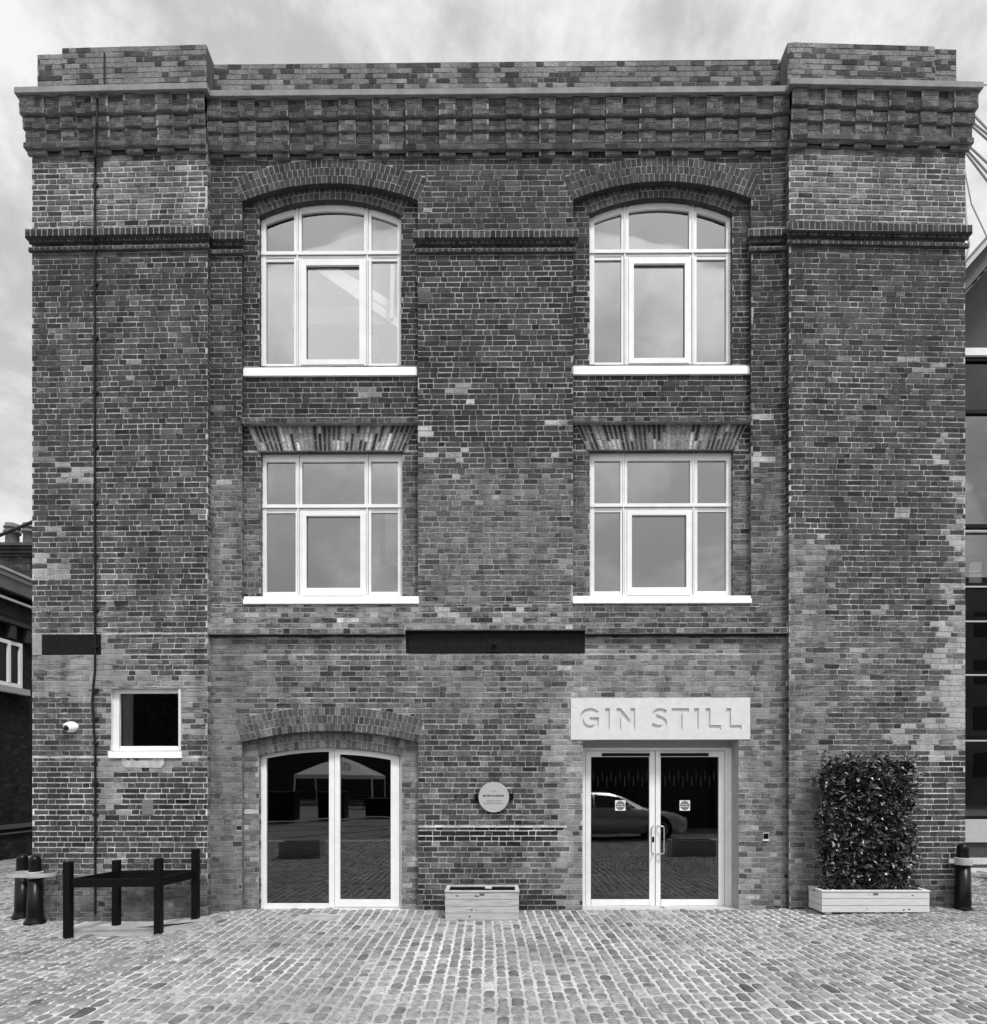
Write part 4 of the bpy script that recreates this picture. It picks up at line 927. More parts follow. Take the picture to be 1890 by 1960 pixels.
# ------------------------------------------------------------------ wooden planters
def planter(name, cx, yf, wd, dp, ht, z, boards, M, label, group=None, note=False, feet=False):
    t = thing(name, (cx, yf+dp/2, z), label, 'planter', group)
    x0, x1, y0, y1 = cx-wd/2, cx+wd/2, yf, yf+dp; mb = MB(); z0 = z+(.025 if feet else .0); bh = (z+ht-.022-z0)/boards
    for k in range(boards):
        a, b = z0+k*bh+.003, z0+(k+1)*bh-.003
        mb.box(x0, x1, y0, y0+.022, a, b); mb.box(x0, x1, y1-.022, y1, a, b); mb.box(x0+.001, x0+.022, y0+.0225, y1-.0225, a, b); mb.box(x1-.022, x1-.001, y0+.0225, y1-.0225, a, b)
    mb.build('board_side', M, t, bevel=.0025)
    rk = random.Random(int(wd*1000))
    for q in range(7 if not feet else 5):
        kx, kb = rk.uniform(x0+.08, x1-.08), rk.randrange(boards); kz = z0+(kb+rk.uniform(.3, .7))*bh; kr = rk.uniform(.006, .013)
        km = MB(); disc(km, kx, kz, kr*1.5, y0-.0006, y0+.003, 0, 12, kr); km.build('knot', M_knot, t)
    mb = MB(); zz = z+ht; rw = .045
    mb.box(x0-.008, x1+.008, y0-.008, y0+rw, zz-.021, zz); mb.box(x0-.008, x1+.008, y1-rw, y1+.008, zz-.021, zz)
    mb.box(x0-.008, x0+rw, y0+rw+.001, y1-rw-.001, zz-.021, zz); mb.box(x1-rw, x1+.008, y0+rw+.001, y1-rw-.001, zz-.021, zz); mb.build('rim', M, t, bevel=.002)
    mb = MB(); mb.box(x0+.023, x1-.023, y0+.023, y1-.023, z+.02, z+ht-.03 if not feet else z+ht-.04); mb.build('soil', M_soil, t)
    mb = MB(); mb.box(cx-.032, cx+.032, y0-.004, y0, zz-.062, zz-.036); mb.build('maker_plate', mat('plate', .10, .5), t)
    if feet:
        for fx in (x0+.06, cx, x1-.14):
            mb = MB(); mb.box(fx, fx+.08, y0+.02, y1-.02, z, z0); mb.build('foot', M, t)
    return t
d = D0+(-.62)
planter('wooden_planter', PX(923, -.62), -.62, .985, .46, .392, gz(0,-.5)+.004, 4, M_wood, 'knotty wooden planter box with no plants between the two doors')
n = MB(); c = P(935, 1697, -.42); n.add([(c.x-.045,-.46,c.z-.02),(c.x+.045,-.475,c.z-.022),(c.x+.05,-.42,c.z),(c.x-.04,-.41,c.z+.004)], [(0,1,2,3)]); o = n.build('leaflet', M_plaque); tag(o, 'small white leaflet lying in the knotty wooden planter', 'leaflet')
hx0, hx1 = PX(1574, -.50), PX(1780, -.50); gr = gz(6, -.4)
planter('wooden_planter', (hx0+hx1)/2, -.50, hx1-hx0, .36, .325, gr, 3, M_woodp, 'long low pale wooden planter holding the leafy green screen', feet=True)
# ------------------------------------------------------------------ hedge screen
hx = (PX(1656, -.32)); t = thing('hedge_screen', (hx, -.32, gr+.28), 'tall leafy evergreen screen growing in the long pale planter', 'hedge')
x0, x1 = PX(1567, -.32), PX(1748, -.32); z0, z1 = gr+.27, PZ(1448, -.32)
mb = MB(); 
for i in range(15):
    x = x0+.05+(x1-x0-.1)*i/14; mb.tube([(x,-.30,z0),(x,-.30,z1-.04)], .003, 4)
for i in range(19):
    z = z0+.03+(z1-z0-.1)*i/18; mb.tube([(x0+.03,-.304,z),(x1-.03,-.304,z)], .003, 4)
mb.build('wire_trellis', M_grey, t)
mb = MB()
for i in range(9):
    x = x0+.1+(x1-x0-.2)*i/8; p = [(x+.06*sin(k*1.7+i), -.3+.03*cos(k*2+i), z0+(z1-z0-.1)*k/8) for k in range(9)]; mb.tube(p, [.012-.001*k for k in range(9)], 5)
mb.build('stem', M_stem, t)
mb = MB(); rs = random.Random(11); nl = 0
while nl < 5600:
    u, v = rs.uniform(-.05, 1.06), rs.uniform(-.0, 1.05)
    x = x0+(x1-x0)*u; z = z0+(z1-z0)*v
    e = min(u, 1-u)*(x1-x0)/.09; e2 = (1-v)*(z1-z0)/.10; edge = min(e, e2)
    nn_ = noise.noise(Vector((x*4, z*4, 0))); n3 = noise.noise(Vector((x*9, z*9, 7)))
    if edge < 1.0 and rs.random() > (edge*1.0+.02+1.3*nn_+.5*n3): continue
    if v < .12 and rs.random() < .55+n3: continue
    if n3 < -.25 and rs.random() < .55: continue
    dpt = .09+.05*nn_; y = -.30+rs.triangular(-dpt-.03, dpt, -dpt*.7)
    L = rs.uniform(.06, .12); W = L*rs.uniform(.4, .52)
    dr_ = Vector((rs.gauss(0,.8), rs.gauss(-.45,.5), rs.gauss(-.1,.55))).normalized(); nr = Vector((rs.gauss(0,.5), rs.gauss(-.6,.4), rs.gauss(.6,.5)))
    sd = dr_.cross(nr).normalized(); nr = sd.cross(dr_).normalized(); c = Vector((x, y, z))
    p0 = c; p3 = c+dr_*L; m1 = c+dr_*L*.35; m2 = c+dr_*L*.72; cup = nr*W*.18
    vs = [p0, m1+sd*W*.46+cup, m2+sd*W*.40+cup, p3-nr*L*.08, m2-sd*W*.40+cup, m1-sd*W*.46+cup, m1, m2]
    tn = rs.choice((.008,.014,.024,.036,.055)) * (1.0+.6*nn_)
    if rs.random() < .06: tn = .22
    mb.add(vs, [(0,1,6),(0,6,5),(1,2,7,6),(6,7,4,5),(2,3,7),(7,3,4)], 0, (tn, 0, 0)); nl += 1
for i in range(26):   # stray shoots
    bx = rs.choice((x0-.02, x1+.02, rs.uniform(x0, x1), rs.uniform(x0, x1))); bz = z1-.05 if x0 < bx < x1 else rs.uniform(z0+.2, z1)
    dv = Vector((rs.gauss(0,.3)+(1 if bx > x1 else -1 if bx < x0 else 0)*.6, rs.gauss(-.1,.2), .8)).normalized(); ln = rs.uniform(.08, .20); b_ = Vector((bx, -.32, bz)); mb.tube([b_, b_+dv*ln], .003, 4)
    for k in range(int(ln/.022)):
        c = b_+dv*(.022*k+.02); a = Vector((rs.gauss(0,1), rs.gauss(-.3,1), rs.gauss(.4,.6))).normalized(); sd = a.cross(Vector((rs.gauss(0,.5),-1,rs.gauss(0,.5)))).normalized(); L = rs.uniform(.04,.075)
        mb.add([c, c+a*L*.5+sd*L*.2, c+a*L, c+a*L*.5-sd*L*.2], [(0,1,2,3)], 0, (rs.choice((.02,.05,.09,.2)),0,0))
mb.build('foliage', M_leaf, t)
# ------------------------------------------------------------------ black timber frame
t = thing('timber_frame', (-4.75, -.65, gz(-4.8,-.6)), 'black painted open timber frame with four posts by the left pier', 'timber frame')
posts = [((-5.40,-1.04), .975), ((-4.285,-.98), .97), ((-5.215,-.33), .90), ((-4.155,-.26), .99)]
gb = gz(-4.9, -.6)
for (px, py), h in posts:
    g0_ = gz(px, py); mb = MB(); mb.box(px-.043, px+.043, py-.043, py+.043, g0_-.02, g0_+h); mb.build('post', M_timberblk, t, bevel=.005)
(A_, _), (B_, _), (C_, _), (D_, _) = posts; zr = gb+.70
for p, q in ((A_, B_), (C_, D_), (A_, C_), (B_, D_)):
    p3, q3 = Vector((*p, zr)), Vector((*q, zr)); dd = (q3-p3).normalized()*.044
    mb = MB(); mb.bar(p3+dd, q3-dd, .045, .105); mb.build('rail', M_timberblk, t, bevel=.004)
# ------------------------------------------------------------------ bollards
def bollard(x, y, label, z=None, h=.95, fl=1.0):
    z = gz(x, y) if z is None else z; t = thing('bollard', (x, y, z), label, 'bollard', 'cast iron bollards at the building corners')
    mb = MB(); mb.lathe([(.135*fl,0),(.135*fl,.03),(.118*fl,.05),(.116*fl,.065),(.102,.09),(.100,.12),(.088,h*.66)], x, y, z, 24); mb.build('shaft', M_blackp, t, smooth=True)
    mb = MB(); mb.lathe([(.084,h*.66),(.088,h*.67),(.089,h*.735),(.082,h*.75),(.076,h*.77),(.074,h*.92),(.070,h*.95),(.055,h*.98),(.03,h*.997),(.004,h)], x, y, z, 24); mb.build('cap', M_blackp, t, smooth=True)
    return t, z
b1, zb1 = bollard(PX(67, -.24), -.24, 'black iron bollard at the left corner, the nearer one of the pair', h=.955)
b2, zb2 = bollard(PX(43, .10), .10, 'black iron bollard at the left corner, partly hidden behind the nearer one', h=.93)
b3, zb3 = bollard(PX(1844, -.24), -.24, 'black iron bollard at the right corner of the building', h=.93, fl=.83)
b3.location.z = zb3
def band(path, h, th, name, label, loc):
    t = thing(name, loc, label, 'guard hoop')
    mb = MB(); m = len(path)
    vs = []
    for i, p in enumerate(path):
        a = Vector(path[i-1]); b = Vector(path[(i+1) % m]); d = (b-a).normalized(); nn_ = Vector((d.y, -d.x, 0)); p = Vector(p)
        vs += [p+nn_*th/2-Vector((0,0,h/2)), p+nn_*th/2+Vector((0,0,h/2)), p-nn_*th/2+Vector((0,0,h/2)), p-nn_*th/2-Vector((0,0,h/2))]
    mb.add(vs, [(i*4+k, i*4+(k+1) % 4, ((i+1) % m)*4+(k+1) % 4, ((i+1) % m)*4+k) for i in range(m) for k in range(4)])
    mb.build('hoop', mat('pale_band', .36, .6, namp=.15), t); return t
zr = zb1+.685; c1 = Vector((PX(67, -.24), -.24, zr)); 
def slot(cx, cy, lx, r, n=20):
    return [(cx+lx+r*cos(a), cy+r*sin(a), zr) for a in [-pi/2+pi*i/n for i in range(n+1)]]+[(cx-lx+r*cos(a), cy+r*sin(a), zr) for a in [pi/2+pi*i/n for i in range(n+1)]]
band(slot(c1.x-.08, c1.y+.055, .155, .165), .05, .012, 'guard_hoop', 'pale grey metal hoop strapped around the pair of left bollards', tuple(c1))
mb = MB(); mb.lathe([(.098,-.045),(.104,-.04),(.104,.04),(.098,.045)], c1.x, c1.y, zr, 24); o = mb.build('collar', bpy.data.materials['pale_band'], b1, smooth=False)
zr = zb3+.685; c3 = Vector((PX(1844, -.24), -.24, zr))
t = thing('guard_hoop', tuple(c3), 'pale grey metal collar around the right bollard', 'guard hoop')
mb = MB(); mb.lathe([(.098,-.05),(.112,-.046),(.112,.046),(.098,.05)], c3.x, c3.y, zr, 28); mb.build('collar', bpy.data.materials['pale_band'], t)
mb = MB(); mb.box(c3.x-.19, c3.x-.105, c3.y+.0, c3.y+.02, zr-.03, zr+.03); mb.build('end_tab', bpy.data.materials['pale_band'], t)
mb = MB(); mb.box(c3.x+.115, c3.x+2.6, -.25, -.225, zr-.045, zr+.045); mb.box(c3.x+2.5, c3.x+2.6, -.195, -.161, zr-.7, zr+.2); o = mb.build('barrier_rail', mat('pale_rail', .5, .6), None); tag(o, 'pale horizontal rail running right from the right bollard', 'rail'); 
# ------------------------------------------------------------------ neighbour on the left
M_bd = brick_mat('dark_brick', 1.0, .6, 1.4)
nb = thing('terrace_house', (-12.1, 8, 0), 'dark brick house beyond the left corner with white windows and two chimney pots', 'building')
NX = -12.1; YN0, YN1 = 3.5, 22
def NZ(dy, d): return ZC+(HY-dy)*d/F
dn = 15.37
zs_ = lambda u, v: (.013, .3, .020, .05, .011, .03)
mb = MB(); bricks(mb, YN0, YN1, -.2, 6.35, sideR(NX), (), None, zs_); mb.box(NX-7, NX-.002, YN0, YN1, -.2, 6.3, 1, (.02,0,.02)); mb.build('wall', MB2, nb)
mb = MB(); mb.box(NX-.1, NX+.10, YN0, YN1, NZ(1086,dn)-.18, NZ(1086,dn)-.08); mb.box(NX-.1, NX+.16, YN0, YN1, NZ(1086,dn)-.06, NZ(1086,dn)+.0); mb.build('gutter', M_grey, nb)
mb = MB(); mb.box(NX-.05, NX+.09, YN0, YN1, NZ(1086,dn)-.5, NZ(1086,dn)-.19); mb.build('fascia', mat('fascia', .12, .8), nb)
mb = MB(); mb.box(NX-.05, NX+.07, YN0, YN1, NZ(1142,dn)-.03, NZ(1142,dn)+.03); mb.build('moulding', M_grey, nb)
mb = MB()
for i in range(30): y = YN0+.3+i*.55; mb.box(NX-.05, NX+.13, y, y+.18, NZ(1190,dn)-.35, NZ(1190,dn)-.02)
mb.box(NX-.05, NX+.15, YN0, YN1, NZ(1190,dn), NZ(1190,dn)+.1); mb.build('bracket', mat('dark_bracket', .03, .9), nb)
mb = MB(); zt = NZ(1086, dn); mb.add([(NX+.1,YN0,zt+.01),(NX+.1,YN1,zt+.01),(NX-3.5,YN1,zt+1.2),(NX-3.5,YN0,zt+1.2)], [(0,1,2,3)]); mb.add([(NX-3.5,YN0,zt+1.2),(NX-3.5,YN1,zt+1.2),(NX-7,YN1,zt),(NX-7,YN0,zt)], [(0,1,2,3)]); mb.build('roof', M_slate, nb)
mb = MB(); yy0, yy1 = 7.4, 9.0; cxm = NX-.65
bricks(mb, cxm-.62, cxm+.62, zt-.4, zt+.62, front(yy0), (), None, lambda u, v: (.05,.3,.10,.15,.011,.1)); mb.box(cxm-.62, cxm+.62, yy0+.001, yy1, zt-.4, zt+.62, 0, (.05,.1,.1))
for k in range(4): mb.box(cxm-.66-.05*k, cxm+.66+.05*k, yy0-.04-.05*k, yy1+.03, zt+.62+.08*k, zt+.695+.08*k, 0, (.05+.02*(k%2),.1,.1))
ch = mb.build('chimney', MB2, nb)
for i, cx_ in enumerate((-.30, .18)):
    mb = MB(); mb.lathe([(.20,0),(.17,.1),(.155,.5),(.20,.53),(.205,.58),(.17,.60),(.17,.64),(.20,.66),(.20,.70),(.16,.72),(.17,.78),(.12,.80),(.1,.80)], cxm+cx_, yy0+.6, zt+.93, 18); mb.build('chimney_pot', mat('clay_pot', .13, .8, namp=.2), ch, smooth=True)
def side_window(y0, y1, z0, z1, fy=.5):
    mb = MB(); X_ = NX+.02; f = .09
    mb.box(X_, X_+.07, y0, y0+f, z0, z1); mb.box(X_, X_+.07, y1-f, y1, z0, z1); mb.box(X_, X_+.07, y0+f, y1-f, z1-f, z1); mb.box(X_, X_+.07, y0+f, y1-f, z0, z0+f); ym = y0+(y1-y0)*fy; mb.box(X_, X_+.08, ym-.035, ym+.035, z0+f, z1-f)
    w_ = mb.build('window', M_white, nb); mb = MB(); mb.box(X_+.005, X_+.02, y0+f, y1-f, z0+f, z1-f); mb.build('pane', M_blackp, w_)
    mb = MB(); mb.box(X_, X_+.16, y0-.15, y1+.15, z0-.17, z0-.02); mb.build('sill', mat('stone_sill', .35, .8), w_)
za, zb_ = 4.19, 5.32
side_window(6.12, 6.98, za, zb_, .5); side_window(9.2, 10.1, za, zb_); side_window(4.2, 5.1, za, zb_)
mb = MB(); mb.box(NX-.02, NX+.06, YN0, YN1, NZ(1585,dn)-.04, NZ(1585,dn)+.06); mb.box(NX-.02, NX+.05, YN0, YN1, NZ(1597,dn)-.02, NZ(1597,dn)+.02); mb.build('plinth_band', mat('plinth', .06, .8), nb)
a = P(-60, 1049, 6.2); b = P(72, 995, 6.2); mb = MB(); mb.tube([a, b, b+Vector((1.2,0,.5))], .04, 8); o = mb.build('cable', mat('dark_cable', .03, .8)); tag(o, 'thick dark cable crossing in front of the chimney pots', 'cable')
# ------------------------------------------------------------------ glass building on the right
YG = 4.0; gl = thing('glass_building', (10.5, YG, 0), 'modern glass fronted building beyond the right corner with black transoms', 'building')
X0, X1 = 8.7, 19.0; Zg = lambda d: PZ(d, YG)
lv = [1565, 1412, 1288, 1185, 1120, 1008, 790, 690]
zone_roof = lambda x: Zg(505)+(x-9.8)*1.05
mb = MB()
for k, y_ in enumerate(lv): mb.box(X0, X1, YG-.06, YG+.06, Zg(y_)-.045, Zg(y_)+.03)
for x in (8.75, 12.6, 15.6, 18.9): mb.box(x-.04, x+.04, YG-.055, YG+.055, -.1, Zg(692))
f_ = mb.build('frame', M_blackp, gl)
M_gl2 = glass_mat('facade_glass', .18, .5); M_gl3 = glass_mat('tinted_glass', .05, .3)
xs = [8.79, 12.56, 12.64, 15.56, 15.64, 18.86]
for k in range(len(lv)-1):
    for j in range(3):
        mb = MB(); mb.box(xs[2*j], xs[2*j+1], YG-.004, YG+.004, Zg(lv[k])+.03, Zg(lv[k+1])-.045); mb.build('pane', M_gl3 if k == 6 else M_gl2, f_)
mb = MB(); mb.box(X0, X1, YG-.12, YG-.0605, Zg(687), Zg(673)); mb.build('white_fascia', M_white, gl)
mb = MB()
for y_ in (1124, 1190, 1292, 1417, 1018): mb.box(X0, X1, YG-.09, YG-.062, Zg(y_)-.03, Zg(y_)-.0)
mb.build('transom_trim', M_grey, gl)
def zr_(x, dy): return Zg(dy)+(x-PX(1848, YG))*1.13
def slopebar(mb, dy, th, y0, y1, m=0):
    xa_, xb_ = 8.9, 16.0; mb.prism([(xa_, zr_(xa_,dy)-th), (xb_, zr_(xb_,dy)-th), (xb_, zr_(xb_,dy)), (xa_, zr_(xa_,dy))], y0, y1, m)
mb = MB(); slopebar(mb, 503, .10, YG-1.2, YG-1.0); slopebar(mb, 556, .05, YG-.4, YG-.3); mb.build('verge_trim', M_grey, gl)
mb = MB(); slopebar(mb, 511, .42, YG-.99, YG+6); mb.build('roof', mat('soffit', .10, .8), gl)
mb = MB(); xa_, xb_ = 8.9, 16; mb.prism([(xa_, Zg(672)), (xb_, Zg(672)), (xb_, zr_(xb_,545)), (xa_, zr_(xa_,545))], YG, YG+.2); mb.build('gable', mat('gable_cladding', .025, .5), gl)
mb = MB()
for k in range(30):
    x = 9.6+k*.14; mb.box(x, x+.05, YG-.5, YG-.05, zr_(x,552)-.02, zr_(x,552)+.18)
mb.build('dentil_trim', mat('dentil', .03, .8), gl)
mb = MB(); mb.box(X0, X1, .6+YG, YG+8, -.1, 9.5, 0, skip=('f',)); mb.box(X0, X1, YG+.1, YG+8, Zg(1150)-.15, Zg(1150)); mb.build('interior', M_interdark, gl)
mb = MB(); mb.bar((9.0,YG+.8,Zg(975)), (14,YG+.8,Zg(975)+2.9), .1, .16); mb.box(PX(1862,YG+1), PX(1880,YG+1), YG+1, YG+1.1, PZ(1118,YG+1), PZ(1098,YG+1)); mb.box(PX(1862,YG+1), PX(1880,YG+1), YG+1, YG+1.1, PZ(1093,YG+1), PZ(1076,YG+1))
mm_ = mat('lit_panel', .8, .6); b_ = mm_.node_tree.nodes['Principled BSDF']; b_.inputs['Emission Color'].default_value = (1,1,1,1); b_.inputs['Emission Strength'].default_value = .55
mb.build('light_fitting', mm_, gl)
mb = MB(); mb.bar((9.6,YG+.5,Zg(1600)), (13.5,YG+.5,Zg(1600)+3.4), .2, .25); 
for x in (10.1, 11.0): mb.box(x, x+.06, YG+.45, YG+.5, Zg(1570), Zg(1570)+1.7)
mb.build('stair', mat('stair_steel', .10, .6), gl)
mb = MB(); mb.box(X0, X1, YG-.16, YG+.1, Zg(1611), Zg(1568)); mb.build('spandrel', M_grey, gl)
mb = MB(); mb.box(X0, X1, YG-.1, YG+.1, -.1, Zg(1612)-.002); mb.build('plinth', mat('dark_plinth', .05, .7), gl)
t = thing('bench', (10.6, 2.2, 0), 'low pale bench in front of the glass building', 'bench'); mb = MB(); mb.box(9.0, 12.4, 2.0, 2.5, .36, .44); mb.build('seat', mat('bench_seat', .35, .7), t)
mb = MB()
mb.box(9.2, 9.4, 2.02, 2.48, 0, .36); mb.build('leg', M_blackp, t)
mb = MB(); mb.box(11.9, 12.1, 2.02, 2.48, 0, .36); mb.build('leg', M_blackp, t)
# tension cables of the gasholder behind
cab = [((1850,205),(1905,262)),((1847,222),(1910,272)),((1846,228),(1910,284)),((1843,268),(1910,330)),((1842,276),(1910,352)),((1840,280),(1910,372)),((1842,285),(1850,420),(1856,470),(1848,500)),((1842,300),(1860,390),(1905,485)),((1838,168),(1905,160))]
for i, pts in enumerate(cab):
    Yc = 9.0+i*.1; mb = MB(); p = [P(a, b, Yc) for a, b in pts]; d = (p[0]-p[1]); e = (p[-1]-p[-2]); p = [p[0]+d*(1.5 if i < 6 else .4)]+p+([p[-1]+e*(1.6 if i < 6 else .3)] if i != 6 else [])
    mb.tube(p, .030 if i < 7 else .02, 6); o = mb.build('tension_cable', mat('cable_grey', .38, .6, namp=.05)); tag(o, ('topmost of the slanting pale cables at the upper right', 'second slanting pale cable from the top at the upper right', 'third slanting pale cable, close under the second', 'fourth slanting pale cable, beside the corbels', 'fifth slanting pale cable, below the fourth', 'lowest of the straight slanting pale cables', 'slack pale cable hanging down beside the right pier', 'long thin cable bowing down to the right of the pier', 'nearly level thin cable above the right end of the coping')[i], 'cable', 'tension cables against the sky at the right')
# ------------------------------------------------------------------ what the glass mirrors: the yard behind the camera
planter('wooden_planter', -4.62, -6.0, .99, .46, .40, gz(-4.6,-6), 4, M_wood, 'wooden planter box out in the yard mirrored in the arched glazed door')
planter('wooden_planter', 4.85, -6.0, 1.05, .46, .40, gz(4.8,-6), 4, M_wood, 'wooden planter box out in the yard mirrored in the entrance doors')
M_car = mat('car_paint', .50, .28, metal=.45, namp=.03, coat=.8); M_carg = mat('car_glass', .01, .08, namp=0)
CY = -10.35
car = thing('parked_car', (4.0, CY, 0), 'silver estate car parked across the yard, mirrored in the entrance doors', 'car')
st_ = [ # x, z bottom, z shoulder, z belt, z top, half width, half width top
 (6.28,.42,.50,.58,.60,.62,.45),(6.20,.26,.52,.68,.70,.80,.60),(5.95,.22,.55,.78,.82,.87,.72),(5.4,.22,.60,.86,.92,.89,.74),(4.95,.22,.62,.90,.99,.90,.72),(4.30,.22,.62,.94,1.34,.91,.60),(3.9,.22,.62,.95,1.43,.91,.57),(3.2,.22,.62,.96,1.46,.91,.57),(2.4,.22,.62,.97,1.44,.91,.56),(1.9,.22,.62,.97,1.36,.90,.54),(1.55,.24,.60,.95,1.0,.86,.64),(1.42,.40,.58,.80,.82,.78,.6)]
mb = MB(); vs = []
for x, zb0, zsd, zbt2, ztp, hw, ht_ in st_:
    prof = [(-hw*.92,zb0),(-hw,zsd),(-hw*.97,zbt2),(-ht_,ztp-.03),(-ht_*.7,ztp),(ht_*.7,ztp),(ht_,ztp-.03),(hw*.97,zbt2),(hw,zsd),(hw*.92,zb0)]
    vs += [(x, CY+p, z) for p, z in prof]
n = 10; fs = [(i*n+k, i*n+(k+1) % n, (i+1)*n+(k+1) % n, (i+1)*n+k) for i in range(len(st_)-1) for k in range(n)]+[tuple(range(n)), tuple(range(11*n, 12*n))]
mb.add(vs, fs); body = mb.build('body', M_car, car, smooth=True)
for sgn in (1, -1):
    for wx in (5.35, 2.35):
        mb = MB(); mb.lathe([(.40,0),(.40,.012)], wx, CY+sgn*.893, .36, 28, 0, 'y'); mb.build('wheel_arch', M_rubber, car)
    mb = MB(); mb.bar((1.9, CY+sgn*.905, .80), (5.3, CY+sgn*.895, .76), .02, .03); mb.build('side_moulding', M_steel, car)
    mb = MB(); mb.box(6.02, 6.22, CY+sgn*.62-.12, CY+sgn*.62+.12, .60, .70); mb.build('headlight', M_steel, car, bevel=.02)
for sgn in (1, -1):
    mb = MB(); yb_ = lambda z, hw=.905, ht_=.575: CY+sgn*(hw*.97+(ht_-hw*.97)*(z-.95)/(1.42-.95)+.012)
    for poly in ([(4.62,1.0),(3.42,1.0),(3.42,1.37),(4.18,1.30)], [(3.36,1.0),(2.42,1.0),(2.42,1.38),(3.36,1.38)], [(2.36,1.0),(1.85,1.02),(2.0,1.32),(2.36,1.36)]):
        mb.add([(x, yb_(z), z) for x, z in poly], [(0,1,2,3)])
    mb.build('side_window', M_carg, car)
    mb = MB(); mb.lathe([(.02,-.05),(.07,-.03),(.075,.02),(.05,.06)], 4.4, CY+sgn*1.0, 1.02, 12, 0, 'y'); mb.build('wing_mirror', M_car, car, smooth=True)
    mb = MB(); mb.box(3.0, 3.2, CY+sgn*.905-.015, CY+sgn*.905+.015, .80, .83); mb.build('door_handle', M_car, car)
    for wx in (5.35, 2.35):
        mb = MB(); mb.lathe([(.335,-.11),(.345,-.09),(.345,.09),(.335,.11)], wx, CY+sgn*.80, .345, 28, 0, 'y'); wh = mb.build('wheel', M_rubber, car, smooth=False)
        mb = MB(); mb.lathe([(.06,.0),(.06,.01)], wx, CY+sgn*.915, .345, 14, 0, 'y')
        for k in range(9): a = k*2*pi/9; mb.bar((wx,CY+sgn*.918,.345), (wx+.23*cos(a),CY+sgn*.918,.345+.23*sin(a)), .03, .02, up=(0,1,0))
        mb.tube([(wx+.235*cos(2*pi*k/24),CY+sgn*.915,.345+.235*sin(2*pi*k/24)) for k in range(24)], .018, 6, closed=True); mb.build('rim', M_steel, wh)
mb = MB(); mb.add([(4.93,CY-.62,1.0),(4.93,CY+.62,1.0),(4.34,CY+.52,1.345),(4.34,CY-.52,1.345)], [(0,1,2,3)]); mb.build('windscreen', M_carg, car)
for ch in list(car.children): ch.location.x -= .3
# market tent
tx, ty = -11.2, -37.0; tent = thing('market_tent', (tx, ty, -.04), 'pale pyramid market tent standing far across the yard', 'tent')
mb = MB(); h = 2.7; ze, zp = 2.15, 3.5; 
c4 = [(tx-h,ty-h),(tx+h,ty-h),(tx+h,ty+h),(tx-h,ty+h)]
top = [(tx+a*.35, ty+b*.35, zp-.5) for a, b in ((-1,-1),(1,-1),(1,1),(-1,1))]
M_canv = mat('canvas', .62, .8, namp=.05)
mb.add([(x,y,ze) for x, y in c4]+[(tx-h*.45,ty-h*.45,2.95),(tx+h*.45,ty-h*.45,2.95),(tx+h*.45,ty+h*.45,2.95),(tx-h*.45,ty+h*.45,2.95),(tx,ty,zp)], [(0,1,5,4),(1,2,6,5),(2,3,7,6),(3,0,4,7),(4,5,8),(5,6,8),(6,7,8),(7,4,8)])
mb.add([(x,y,ze) for x, y in c4]+[(x,y,ze-.3) for x, y in c4], [(0,1,5,4),(1,2,6,5),(2,3,7,6),(3,0,4,7)]); mb.build('canopy', M_canv, tent)
for x, y in c4: mb = MB(); mb.box(x-.05, x+.05, y-.05, y+.05, -.05, ze); mb.build('pole', M_white, tent)
mb = MB(); cc_ = (tx+.6, ty+h*.72, 2.58)
def em(r, a0=0, a1=360, n=30): return [(cc_[0]+r*cos(radians(a0+(a1-a0)*i/n)), cc_[1]-.30*r*sin(radians(a0+(a1-a0)*i/n))+.03, cc_[2]+.7*r*sin(radians(a0+(a1-a0)*i/n))+.09) for i in range(n+1)]
mb.tube(em(.50, -60, 270), .03, 5); mb.tube(em(.38), .022, 5)
for ox in (-.18, 0, .18): mb.tube([(cc_[0]+ox, cc_[1]+.12, cc_[2]-.06), (cc_[0]+ox, cc_[1]+.0, cc_[2]+.20)], .025, 5)
mb.tube([(cc_[0]-.18, cc_[1]+.0, cc_[2]+.2), (cc_[0]-.09, cc_[1]-.02, cc_[2]+.24), (cc_[0], cc_[1], cc_[2]+.2), (cc_[0]+.09, cc_[1]-.02, cc_[2]+.24), (cc_[0]+.18, cc_[1], cc_[2]+.2)], .025, 5)
mb.build('emblem', M_printg, tent)
pt = thing('picnic_table', (-8.7, -30, 0), 'dark picnic table with angled legs in front of the market tent', 'table')
mb = MB(); mb.box(-9.6,-7.8,-30.35,-29.65,.70,.75); mb.build('table_top', M_timberblk, pt)
for y in (-30.75, -29.25): mb = MB(); mb.box(-9.6,-7.8,y-.13,y+.13,.42,.46); mb.build('seat', M_timberblk, pt)
for x in (-9.35, -8.05):
    for s_ in (-1, 1): mb = MB(); mb.bar((x,-30+s_*.75,0), (x,-30+s_*.2,.70), .05, .09); mb.build('leg', M_timberblk, pt)
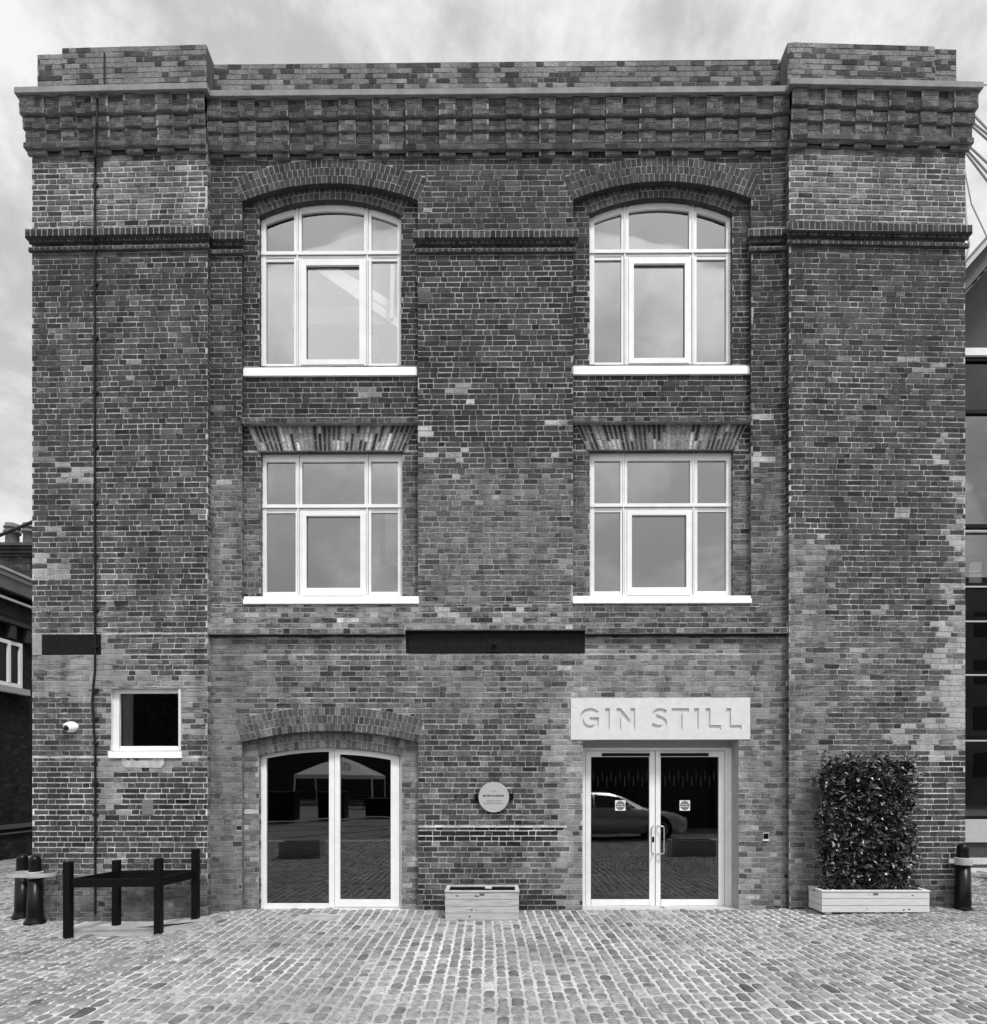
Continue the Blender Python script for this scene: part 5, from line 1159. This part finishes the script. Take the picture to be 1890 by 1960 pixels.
def skip_bin(x, y, wd, dp, ht_, label):
    t = thing('waste_bin', (x, y, 0), label, 'bin', 'dark waste bins in the yard'); mb = MB()
    b = [(-wd/2*.9,-dp/2*.9,.1),(wd/2*.9,-dp/2*.9,.1),(wd/2*.9,dp/2*.9,.1),(-wd/2*.9,dp/2*.9,.1),(-wd/2,-dp/2,ht_),(wd/2,-dp/2,ht_),(wd/2,dp/2,ht_),(-wd/2,dp/2,ht_)]
    mb.add([(x+p[0], y+p[1], p[2]) for p in b], [(3,2,1,0),(4,5,6,7),(0,1,5,4),(1,2,6,5),(2,3,7,6),(3,0,4,7)]); mb.build('body', M_blackp, t, bevel=.02)
    mb = MB(); mb.box(x-wd/2-.04, x+wd/2+.04, y-dp/2-.04, y+dp/2+.04, ht_+.005, ht_+.07); mb.build('lid', M_blackp, t, bevel=.02)
skip_bin(-9.1, -17.6, 1.4, 1.0, 1.25, 'dark wheeled waste bin nearer the building, leftmost in the yard'); skip_bin(-7.3, -19.2, 1.3, 1.0, 1.2, 'dark wheeled waste bin in the yard, right of the leftmost one'); skip_bin(-5.5, -21, 1.3, 1.1, .85, 'low dark waste bin alone in the middle of the yard')
ob = thing('opposite_building', (0, -46, 0), 'long dark brick building closing the far side of the yard', 'building')
mb = MB(); mb.box(-70, 70, -56, -46, -.1, 12); mb.build('wall', mat('far_brick', .035, .9, namp=.3), ob)
for k in range(24):
    x = -62+k*5.2; mb = MB(); mb.box(x, x+1.8, -46.02, -45.96, 4.6, 7.2); mb.build('window', mat('far_window', .01, .3) if k == 0 else bpy.data.materials['far_window'], ob)
tb = thing('tower_block', (40, -36, 0), 'tall dark block far behind to the right, mirrored in the glass building', 'building'); mb = MB(); mb.box(25, 64, -48, -30, -.1, 17); mb.build('wall', mat('tower_cladding', .14, .8, namp=.4, nscale=.3), tb)
for k_ in range(8):
    for z_ in (2, 5.5, 9, 12.5): mb = MB(); mb.box(27+k_*4.5, 29+k_*4.5, -30.0, -29.96, z_, z_+1.8); mb.build('window', bpy.data.materials['far_window'], tb)
sh = thing('dark_shed', (10, -15, 0), 'low dark brick shed behind the parked car', 'building'); mb = MB(); mb.box(.6, 20, -18, -14.5, -.1, 4.6); mb.build('wall', bpy.data.materials['far_brick'], sh)
mb = MB(); mb.box(.4, 20.2, -18.2, -14.3, 4.61, 4.8); mb.build('roof', M_roof, sh)
for x_ in (3.2, 8.4, 13.6): mb = MB(); mb.box(x_, x_+2.2, -14.49, -14.4, 0, 2.9); mb.build('shed_door', mat('shed_door', .012, .5) if x_ < 4 else bpy.data.materials['shed_door'], sh)
M_tl = mat('tree_leaf', 1.0, .6, attr=True); 
def tree(x, y, h, r, label, seed):
    rs = random.Random(seed); t = thing('tree', (x, y, 0), label, 'tree', 'trees at the far side of the yard'); mb = MB()
    mb.tube([(x,y,0),(x+.1,y,h*.3),(x-.1,y+.1,h*.75)], [.28,.2,.06], 8)
    for k in range(7):
        a = k*.9; z = h*(.3+.06*k); mb.tube([(x,y,z),(x+cos(a)*r*.5,y+sin(a)*r*.5,z+h*.15),(x+cos(a)*r*.8,y+sin(a)*r*.8,z+h*.25)], [.09,.06,.02], 5)
    mb.build('trunk', M_stem, t); mb = MB(); cl = [(Vector((rs.gauss(0,.45)*r, rs.gauss(0,.45)*r, h*rs.uniform(.38,.95))), rs.uniform(.25,.5)*r) for _ in range(26)]
    for k in range(5200):
        c, cr = rs.choice(cl); v = Vector((rs.gauss(0,1), rs.gauss(0,1), rs.gauss(0,1))).normalized()*cr*rs.random()**.4; p = Vector((x, y, 0))+c+v; a = Vector((rs.gauss(0,1), rs.gauss(0,1), rs.gauss(0,.5))).normalized(); b = a.orthogonal().normalized(); s_ = rs.uniform(.09,.2)
        mb.add([p-a*s_, p+b*s_*.5, p+a*s_, p-b*s_*.5], [(0,1,2,3)], 0, (rs.uniform(.015,.06),0,0))
    mb.build('crown', M_tl, t)
tree(-26, -40, 9, 3.6, 'broad leafy tree before the opposite building, farthest left', 1); tree(-20, -34, 8, 3.2, 'leafy tree before the opposite building, left of the market tent', 2); tree(2, -36, 8.5, 3.6, 'leafy tree before the opposite building, right of the market tent', 3); tree(16, -30, 8, 3.4, 'leafy tree before the opposite building, farthest right', 4)
# second glass: hide nothing, finish
for m_ in bpy.data.materials: m_.use_backface_culling = False
